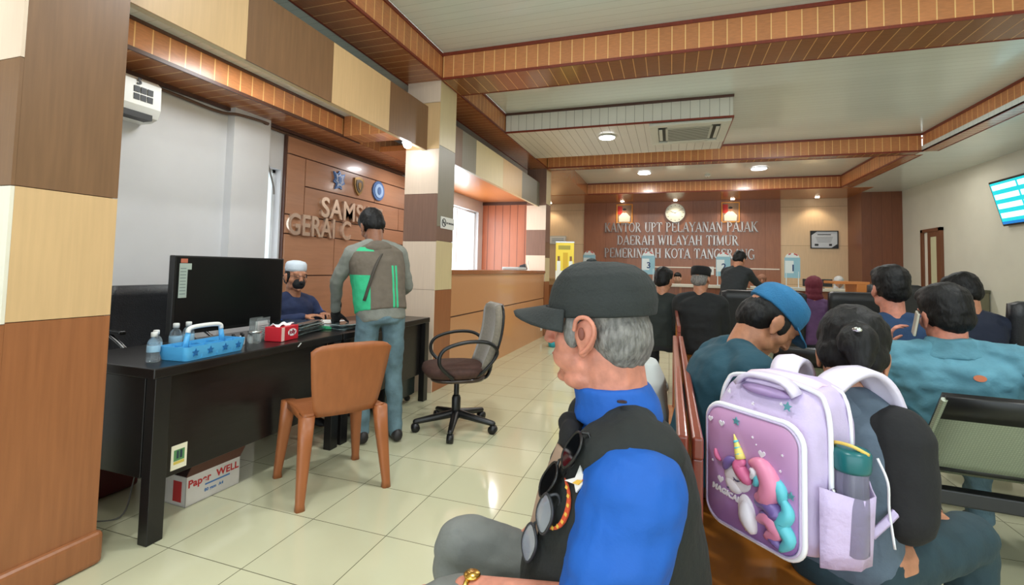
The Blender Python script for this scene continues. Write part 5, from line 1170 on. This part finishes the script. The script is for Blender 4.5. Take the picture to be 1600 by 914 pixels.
# ------------------------------------------------------------------ back wall, counters and signs
# stroke drawn roman capitals with serifs
T_, t_ = .17, .07
def L_(x0, y0, x1, y1, w): return ('l', x0, y0, x1, y1, w)
def A_(cx, cy, rx, ry, a0, a1, w): return ('a', cx, cy, rx, ry, a0, a1, w)
def S_(x, y, w=.3): return ('l', x-w/2, y, x+w/2, y, .055)
GL = {
 'A': (.86, [L_(.08, 0, .42, 1, t_), L_(.42, 1, .76, 0, T_), L_(.2, .34, .62, .34, t_), S_(.08, .02), S_(.76, .02)]),
 'D': (.86, [L_(.18, 0, .18, 1, T_), A_(.2, .5, .54, .48, -90, 90, .12), S_(.16, .02), S_(.16, .98)]),
 'E': (.76, [L_(.18, 0, .18, 1, T_), L_(.1, .97, .66, .97, t_), L_(.1, .03, .68, .03, t_), L_(.2, .5, .52, .5, t_), L_(.66, .97, .66, .78, t_), L_(.68, .03, .68, .24, t_), L_(.52, .4, .52, .6, .05)]),
 'G': (.86, [A_(.46, .5, .38, .48, 45, 315, .14), L_(.72, .05, .72, .42, T_), S_(.70, .43)]),
 'H': (.90, [L_(.18, 0, .18, 1, T_), L_(.72, 0, .72, 1, T_), L_(.18, .5, .72, .5, t_), S_(.18, .02), S_(.18, .98), S_(.72, .02), S_(.72, .98)]),
 'I': (.42, [L_(.2, 0, .2, 1, T_), S_(.2, .02), S_(.2, .98)]),
 'J': (.52, [L_(.32, .2, .32, 1, T_), A_(.2, .2, .13, .18, 180, 360, .09), S_(.32, .98)]),
 'K': (.90, [L_(.18, 0, .18, 1, T_), L_(.2, .42, .70, 1, t_), L_(.34, .58, .76, 0, T_), S_(.18, .02), S_(.18, .98), S_(.72, .98, .24), S_(.76, .02, .26)]),
 'L': (.74, [L_(.18, 0, .18, 1, T_), L_(.1, .03, .66, .03, t_), L_(.66, .03, .66, .26, t_), S_(.18, .98)]),
 'M': (1.04, [L_(.14, 0, .16, 1, t_), L_(.18, 1, .50, .05, T_), L_(.5, .05, .84, 1, t_), L_(.86, 0, .86, 1, T_), S_(.14, .02, .24), S_(.86, .02), S_(.12, .98, .2), S_(.88, .98, .22)]),
 'N': (.90, [L_(.16, 0, .16, 1, t_), L_(.18, 1, .72, 0, T_), L_(.74, 0, .74, 1, t_), S_(.16, .02, .26), S_(.14, .98, .2), S_(.74, .98, .26)]),
 'O': (.90, [A_(.44, .5, .36, .47, 0, 360, .13)]),
 'P': (.76, [L_(.18, 0, .18, 1, T_), A_(.22, .74, .40, .24, -90, 90, .11), S_(.18, .02), S_(.16, .98)]),
 'R': (.86, [L_(.18, 0, .18, 1, T_), A_(.22, .75, .38, .23, -90, 90, .11), L_(.38, .5, .74, 0, T_), S_(.18, .02), S_(.16, .98), S_(.76, .02, .2)]),
 'T': (.82, [L_(.40, 0, .40, 1, T_), L_(.06, .97, .74, .97, t_), L_(.06, .97, .06, .76, t_), L_(.74, .97, .74, .76, t_), S_(.40, .02)]),
 'U': (.88, [L_(.18, .3, .18, 1, T_), L_(.70, .3, .70, 1, t_), A_(.44, .3, .26, .28, 180, 360, .1), S_(.18, .98), S_(.70, .98, .26)]),
 'W': (1.12, [L_(.1, 1, .34, 0, T_), L_(.34, 0, .54, .9, t_), L_(.54, .9, .76, 0, T_), L_(.76, 0, 1.0, 1, t_), S_(.1, .98), S_(.54, .98, .24), S_(1.0, .98, .22)]),
 'Y': (.82, [L_(.08, 1, .42, .46, T_), L_(.42, .46, .74, 1, t_), L_(.42, 0, .42, .5, T_), S_(.08, .98, .26), S_(.74, .98, .22), S_(.42, .02)]),
 ' ': (.45, [])}
def serif_word(par, txt, x, z, h, y, sx, m):
    b = MB(); d = .035
    for ch in txt:
        w, st = GL[ch]
        for s in st:
            if s[0] == 'l':
                _, x0, y0, x1, y1, wd = s; v = Vector((x1-x0, y1-y0)); n = Vector((-v.y, v.x)); n = n.normalized()*wd/2 if v.length > 0 else Vector((0, 0))
                P = [(x0+n.x, y0+n.y), (x1+n.x, y1+n.y), (x1-n.x, y1-n.y), (x0-n.x, y0-n.y)]
            else:
                _, cx, cy, rx, ry, a0, a1, wd = s; k = 16; A = [R(a0+(a1-a0)*i/k) for i in range(k+1)]
                o_ = [(cx+(rx+wd/2)*math.cos(a), cy+(ry+wd*.28)*math.sin(a)) for a in A]; i_ = [(cx+(rx-wd/2)*math.cos(a), cy+(ry-wd*.28)*math.sin(a)) for a in A]
                for q in range(k):
                    P = [o_[q], o_[q+1], i_[q+1], i_[q]]; pts = [(x+p*h*sx, z+r_*h) for p, r_ in P]
                    vs = [(a, y, c) for a, c in pts]+[(a, y-d, c) for a, c in pts]; b.add(vs, [(0, 1, 2, 3), (7, 6, 5, 4), (0, 4, 5, 1), (1, 5, 6, 2), (2, 6, 7, 3), (3, 7, 4, 0)])
                continue
            pts = [(x+p*h*sx, z+r_*h) for p, r_ in P]; vs = [(a, y, c) for a, c in pts]+[(a, y-d, c) for a, c in pts]
            b.add(vs, [(0, 1, 2, 3), (7, 6, 5, 4), (0, 4, 5, 1), (1, 5, 6, 2), (2, 6, 7, 3), (3, 7, 4, 0)])
        x += w*h*sx
    if b.v: b.build('lettering', m, par)
    return x
def wordlen(txt): return sum(GL[c][0] for c in txt)
t = empty('wall_lettering', (0, 0, 0), 0, 'three lines of silver metal capitals on the brown back wall', 'sign')
WY = Yb-.031
for line, xa, xb, z in (('KANTOR UPT PELAYANAN PAJAK', -1.71, 2.08, 2.27), ('DAERAH WILAYAH TIMUR', -1.37, 1.64, 1.925), ('PEMERINTAH KOTA TANGERANG', -1.71, 2.0, 1.58)):
    h = .255; sx = (xb-xa)/(wordlen(line)*h); x = xa
    for wd in line.split(' '): x = serif_word(t, wd, x, z, h, WY, sx, m_silv); x += GL[' '][0]*h*sx
# clock
t = empty('wall_clock', (.12, WY, 2.77), 0, 'round white wall clock between the two portraits', 'clock')
Mx = Matrix.Rotation(R(90), 3, 'X')
MB().lathe([(.245, 0), (.25, .02), (.25, .045), (.235, .05), (.23, .04), (.0, .04)], n=40, M=Mx).build('case', mat('silver case rim', (200, 204, 200), .3), t, True)
MB().lathe([(.229, .0405), (.229, .042), (.001, .042)], n=40, M=Mx).build('dial', mat('clock dial', (222, 228, 218), .5), t)
b = MB()
for k in range(12): a = R(30*k); b.box((-.006, -.0445, .185), (.006, -.0425, .215), M=Matrix.Rotation(a, 4, 'Y'))
b.build('hour_marks', m_dgr, t)
for a, l, w in ((290, .12, .008), (60, .17, .006)): MB().box((-w/2, -.048, -.02), (w/2, -.046, l), M=Matrix.Rotation(R(a), 4, 'Y')).build('hand', m_dgr, t)
# portraits
def portrait(x, lb, tw=.0):
    t = empty('framed_portrait', (x, WY, 2.77), 0, lb, 'picture', None); w, h = .19, .235; b = MB()
    for p in ((-w-.025, -h-.025, -w, h+.025), (w, -h-.025, w+.025, h+.025), (-w, -h-.025, w, -h), (-w, h, w, h+.025)): b.box((p[0], -.03, p[1]), (p[2], 0, p[3]), .004)
    b.build('frame', mat('orange gold frame', (236, 160, 60), .4), t)
    MB().box((-w, -.012, -h), (w, -.004, h)).build('photo_backdrop', mat('portrait backdrop', (150, 120, 96), .5), t)
    MB().box((-w+.01, -.016, -.02), (-w+.13, -.0125, h-.03)).build('red_flag', mat('red cloth print', (196, 44, 40), .5), t)
    fl = [(-.14, -.22), (.14, -.22), (.15, -.08), (.07, .01), (.03, .03), (-.03, .03), (-.07, .01), (-.15, -.08)]
    M = Matrix.Translation((0, -.0165, 0)) @ Matrix(((1, 0, 0, 0), (0, 0, -1, 0), (0, 1, 0, 0), (0, 0, 0, 1)))
    MB().prism(fl, M, .003).build('white_uniform', mat('white uniform print', (232, 228, 214), .5), t)
    MB().prism([(p*.045, .075+q*.058) for p, q in circ], M, .004).build('face', mat('face print', (168, 116, 88), .5), t); MB().prism([(p*.05*(1-.1*(q > 0)), .115+q*.03) for p, q in circ], M, .0055).build('black_cap', mat('black print', (30, 28, 30), .5), t)
portrait(-1.18, 'gold framed portrait of a person in white uniform, left of the clock'); portrait(1.45, 'gold framed portrait of a person in white uniform, right of the clock')
# certificate
t = empty('framed_certificate', (3.51, Yb-.001, 2.08), 0, 'black framed certificate on the pale panelling', 'certificate'); w, h = .27, .195; b = MB()
for p in ((-w-.02, -h-.02, -w, h+.02), (w, -h-.02, w+.02, h+.02), (-w, -h-.02, w, -h), (-w, h, w, h+.02)): b.box((p[0], -.03, p[1]), (p[2], 0, p[3]))
b.build('frame', m_bpl, t); MB().box((-w, -.01, -h), (w, -.003, h)).build('paper', mat('certificate paper', (206, 214, 222), .4), t)
b = MB().box((-.14, -.0115, .11), (.14, -.0105, .13))
for k in range(5): b.box((-.18+.01*k, -.0115, .06-.03*k), (.18-.01*k, -.0105, .066-.03*k))
b.box((-.2, -.0115, -.15), (-.12, -.0105, -.10)).box((.1, -.0115, -.15), (.16, -.0105, -.10)); b.build('print', m_dgr, t)
b = MB()
for s in (-1, 1): b.add([(s*w, -.0112, h*s*-1), (s*(w-.12), -.0112, h*s*-1), (s*w, -.0112, h*s*-1+.09*s), (s*w, -.0102, h*s*-1), (s*(w-.12), -.0102, h*s*-1), (s*w, -.0102, h*s*-1+.09*s)], [(0, 1, 2), (3, 5, 4), (0, 3, 4, 1), (1, 4, 5, 2), (2, 5, 3, 0)])
b.build('corner_ornament', m_dgr, t)
# small framed notice at the far left
t = empty('wall_notice', (-2.95, Yb-.001, 2.05), 0, 'small white framed notice on the pale wall beside the far column', 'notice')
MB().box((-.32, -.03, -.12), (.17, 0, .12)).build('frame', mat('pale frame', (196, 192, 180), .5), t); MB().box((-.30, -.033, -.10), (.15, -.0305, .10)).build('paper', m_pap, t); b = MB()
for k in range(3): b.box((-.24, -.0345, .03-.045*k), (.10, -.0335, .045-.045*k))
b.build('print', mat('blue grey print', (120, 140, 160), .5), t)
# banner
t = empty('roll_up_banner', (-1.66, 7.75, 0), R(10), 'yellow and white standing banner in front of the far left wall', 'banner')
MB().box((-.17, -.06, 0), (.17, .06, .06), .02).build('base', mat('aluminium', (180, 182, 184), .3, metal=.8), t); MB().tube([(0, .03, .05), (0, .02, 1.68)], .008, 8).build('pole', MATS['aluminium'], t); MB().box((-.155, -.004, 1.665), (.155, .012, 1.685)).build('top_rail', MATS['aluminium'], t)
b = MB().box((-.15, -.002, .06), (.15, 0, 1.665), mi=0); f = -.0032
b.box((-.15, f, 1.20), (.15, -.0021, 1.665), mi=1).box((-.15, f, .06), (.15, -.0021, .55), mi=2).box((-.11, -.0042, 1.55), (.09, -.0033, 1.62), mi=3).box((-.03, -.0042, 1.23), (.05, -.0033, 1.5), mi=4)
for s in (-1, 1): b.box((s*.10-.03, -.0042, 1.20), (s*.10+.03, -.0033, 1.36), mi=0); b.box((s*.10-.018, -.0046, 1.36), (s*.10+.018, -.0034, 1.44), mi=5)
for k in range(5): b.box((-.12, -.0042, .70+.09*k), (.02+.02*(k % 3), -.0033, .74+.09*k), mi=(6, 1, 3)[k % 3])
b.box((-.15, f, .86), (.15, -.0021, .93), mi=1)
b.build('banner_print', [mat('banner white', (228, 232, 222), .5), mat('banner yellow', (232, 208, 70), .5), mat('banner amber', (222, 158, 44), .5), mat('banner olive', (160, 150, 60), .5), mat('banner gold', (206, 170, 40), .5), mat('banner brown', (120, 84, 56), .5), mat('banner blue', (120, 170, 196), .5)], t)
t = empty('small_cup', (-1.75, 7.35, 0), 0, 'small turquoise cup on the floor near the banner', 'cup'); MB().lathe([(.045, 0), (.06, .01), (.07, .11), (.064, .11), (.05, .015)], n=18).build('cup_body', mat('turquoise plastic', (40, 160, 176), .4), t, True); MB().tube(bez([(.06, 0, .03), (.1, 0, .05), (.068, 0, .09)], 4), .008, 6).build('handle', MATS['turquoise plastic'], t)
# side desk by the far column
t = empty('side_desk', (-2.45, 11.0, 0), 0, 'brown side desk by the wall behind the far column', 'desk')
MB().box((-.9, -.35, .98), (.75, .35, 1.03), .005).build('desktop', w_lit, t); MB().box((-.85, -.30, 0), (.70, .30, .86)).build('body', w_red, t); MB().box((-.85, -.31, .86), (.7, .31, .98)).build('shelf_front', w_lit, t)
pc = None
for i in range(4):
    if pc is None:
        pc = empty('pen_cup', (-2.2, 10.75, 1.031), 0, 'small dark cup on the side desk behind the far column', 'cup', 'cups on the side desk'); MB().lathe([(.05, 0), (.055, .14), (.045, .14), (.04, .01)], n=12).build('cup_body', m_dgr, pc, True); MB().cap((0, 0, .02), (.02, 0, .2), .008).cap((0, 0, .02), (-.02, .01, .19), .008).build('pens', mat('pale pens', (200, 200, 190), .5), pc)
    else: tree(pc, (-2.2+.16*i, 10.78, 1.031))
# service counter
t = empty('service_counter', (1.6, 10.15, 0), 0, 'long service counter in front of the back wall', 'counter')
MB().box((-3.45, -.25, .93), (2.2, .32, .98), .006).build('countertop', mat('pale counter top', (206, 200, 186), .3), t); MB().box((-3.4, -.18, 0), (2.15, -.14, .93)).build('front_panel', w_wallk, t)
for x in (-3.41, -1.4, .1, 1.3, 2.14): MB().box((x-.02, -.2, 0), (x+.02, .28, .93)).build('divider', w_red, t)
t = empty('desk_end', (2.76, 8.45, 0), 0, 'orange wooden desk end beside the black seat', 'desk')
MB().box((-.16, -.25, 0), (-.0, .25, 1.10), .004).build('side_panel', mat('orange laminate', (196, 122, 60), .4), t); MB().box((-.45, -.25, 1.10), (.0, .25, 1.14), .004).build('top', MATS['orange laminate'], t)
m_sb = mat('pale blue sign print', (150, 196, 214), .4); m_ac = mat('acrylic white', (226, 236, 238), .2)
def numsign(x, num, lb):
    t = empty('counter_number_sign', (x, 10.02, .9805), 0, lb, 'sign')
    MB().box((-.13, -.05, 0), (.13, .05, .012)).tube([(-.10, 0, .01), (-.10, 0, .30)], .008, 8).tube([(.10, 0, .01), (.10, 0, .30)], .008, 8).build('stand', m_ac, t)
    MB().box((-.13, -.006, .18), (.13, .006, .56), .01).build('board', m_sb, t); MB().box((-.12, -.009, .27), (.02, -.0065, .50)).build('pale_print', m_ac, t)
    link('number', text_mesh(num, .17, .003, .004), mat('navy print', (40, 70, 120), .5), t, loc=(0.01, -.010, .36), rot=(R(90), 0, 0))
    M = Matrix.Translation((0, .004, .56)) @ Matrix(((1, 0, 0, 0), (0, 0, -1, 0), (0, 1, 0, 0), (0, 0, 0, 1)))
    MB().prism([(.115*math.cos(R(a)), .085*math.sin(R(a))) for a in range(0, 181, 15)], M, .01).build('arched_header', m_ac, t)
    for a0, a1 in ((30, 75), (100, 135)): MB().prism([(.108*math.cos(R(a)), .082*math.sin(R(a))) for a in range(a0, a1+1, 9)]+[(.085*math.cos(R(a)), .06*math.sin(R(a))) for a in range(a1, a0-1, -9)], M @ Matrix.Translation((0, 0, .01)), .002).build('red_print', mat('red sign print', (206, 70, 60), .5), t)
numsign(-1.62, '4', 'pale blue counter number sign with an arched header, above the brim of the black cap'); numsign(-.42, '3', 'pale blue counter number sign with an arched header, right of the black cap'); numsign(.98, '2', 'pale blue counter number sign with an arched header, behind the standing person'); numsign(2.16, '1', 'pale blue counter sign with the number 1, on the pale panelling side')
# monitors and papers on the counter
def monitor(x, y, z, rz, lb):
    t = empty('computer_monitor', (x, y, z), R(rz), lb, 'monitor'); MB().box((-.24, -.02, .03), (.24, .015, .17), .006).build('housing', m_bpl, t); MB().box((-.225, .0151, .04), (.225, .017, .16)).build('screen', MATS['dark glossy screen'], t); MB().box((-.1, -.07, 0), (.1, .07, .012)).tube([(0, -.015, .01), (0, -.015, .06)], .018, 8).build('stand', m_bpl, t)
monitor(2.62, 10.25, .981, 0, 'low black screen seen from behind on the service counter')
t = empty('desk_telephone_sign', (.72, 10.0, .981), 0, 'small white card on a post at the service counter', 'sign'); MB().tube([(0, 0, 0), (0, 0, .20)], .01, 8).build('post', m_ac, t); MB().box((-.09, -.008, .20), (.09, .008, .36)).build('card', m_plw, t); MB().box((-.04, -.0095, .25), (.05, -.0082, .31)).build('print', m_dgr, t)
st0 = empty('paper_pile', (3.30, 10.15, .981), 0, 'stack of white papers on the right end of the service counter', 'papers'); MB().box((-.16, -.12, 0), (.16, .12, .05), .004).build('sheets', m_pap, st0); MB().box((-.14, -.1, .051), (.1, .11, .075), .003).build('folder', mat('blue grey folder', (120, 140, 170), .5), st0)
# ceiling cassette
t = empty('ceiling_cassette', (.215, 6.56, 3.07), 0, 'square white ceiling air conditioner in the dropped white box', 'air conditioner')
cp_ = mat('cassette plastic', (206, 208, 196), .4); b = MB()
o_, i_ = .475, .27
for p in ((-o_, -o_, o_, -.37), (-o_, .37, o_, o_), (-o_, -.37, -.37, .37), (.37, -.37, o_, .37)): b.box((p[0], p[1], -.035), (p[2], p[3], .0), .008)
b.build('bezel', cp_, t)
MB().box((-.37, -.37, -.012), (.37, .37, 0)).build('recess', mat('cassette dark', (70, 74, 70), .6), t)
for k in range(4):
    q = MB(); q.box((-.26, -.36, -.034), (.26, -.32, -.026)).build('air_flap', cp_, t, rot=(0, 0, R(90*k)))
b = MB().box((-.28, -.28, -.03), (.28, .28, -.012))
b.build('grille', mat('cassette grille', (188, 190, 178), .5), t)
for k in range(14): pass
b = MB()
for k in range(13): y = -.24+.04*k; b.box((-.25, y-.006, -.032), (.25, y+.006, -.0302))
b.build('grille_slots', MATS['cassette dark'], t)
t = empty('ceiling_camera', (.76, 11.0, 3.35), 0, 'small white detector on the far ceiling recess', 'hanging camera'); MB().lathe([(.06, 0), (.06, -.03), (.035, -.05), (.002, -.052)], n=18).build('housing', m_plw, t, True); MB().lathe([(.012, -.052), (.010, -.056), (.001, -.057)], n=10).build('sensor', m_dgr, t)  # stands for a small white hanging camera, modelled as a dome
# wall television on the right
t = empty('wall_television', (4.66, 8.38, 2.35), 0, 'tilted wall television showing a cyan queue list, on the right wall', 'television'); t.rotation_euler = (0, R(-14), 0)
MB().box((-.05, -.58, -.34), (0, .58, .34), .01).build('housing', m_bpl, t)
sc_ = mat('cyan screen', (20, 190, 200), .3, emit=1.3); sw = mat('white screen rows', (235, 245, 250), .3, emit=1.5); sb = mat('blue screen band', (20, 120, 200), .3, emit=1.0)
MB().box((-.053, -.555, -.31), (-.0505, .555, .31)).build('screen', sc_, t); b = MB()
for k in range(4):
    for y0, y1 in ((-.53, -.02), (.02, .53)): b.box((-.0545, y0, .20-.14*k), (-.0535, y1, .275-.14*k))
b.build('list_rows', sw, t); MB().box((-.0545, -.555, -.31), (-.0535, .555, -.27)).build('bottom_band', sb, t)
MB().box((0, -.2, -.1), (.06, .2, .1)).build('wall_bracket', m_blk2, t)
# door in the right wall, standing open
t = MB().box((4.70, 10.70, 0), (4.749, 10.78, 2.16)).box((4.70, 11.36, 0), (4.749, 11.44, 2.16)).box((4.70, 10.70, 2.10), (4.749, 11.44, 2.16)).build('door_1', wood('door brown', (116, 70, 44), .35)); t['kind'] = 'structure'
MB().box((4.715, 10.78, 0), (4.735, 10.88, 2.1)).box((4.715, 11.10, 0), (4.735, 11.2, 2.1)).box((4.715, 10.88, 0), (4.735, 11.1, .95)).box((4.715, 10.88, 2.0), (4.735, 11.1, 2.1)).build('door_leaf', MATS['door brown'], t); MB().box((4.722, 10.88, .95), (4.728, 11.1, 2.0)).build('glass_pane', mat('pale door glass', (214, 214, 176), .2), t)
MB().box((4.738, 11.2, 0), (4.745, 11.36, 2.1)).build('white_jamb', m_pal2 if 'm_pal2' in globals() else mat('jamb white', (232, 228, 214), .5), t); MB().cap((4.70, 11.15, 1.0), (4.70, 11.06, 1.0), .01).build('door_handle', m_chr, t)
t = empty('low_cabinet', (4.45, 9.9, 0), 0, 'low olive cabinet against the right wall beside the door', 'cabinet'); MB().box((-.28, -.5, 0), (.28, .5, 1.0)).build('body', mat('olive laminate', (112, 108, 84), .5), t); MB().box((-.3, -.52, 1.0), (.29, .52, 1.05), .004).build('top', mat('dark olive top', (84, 84, 66), .4), t); MB().box((-.29, -.01, .06), (-.281, .01, .95)).build('door_gap', m_dgr, t)
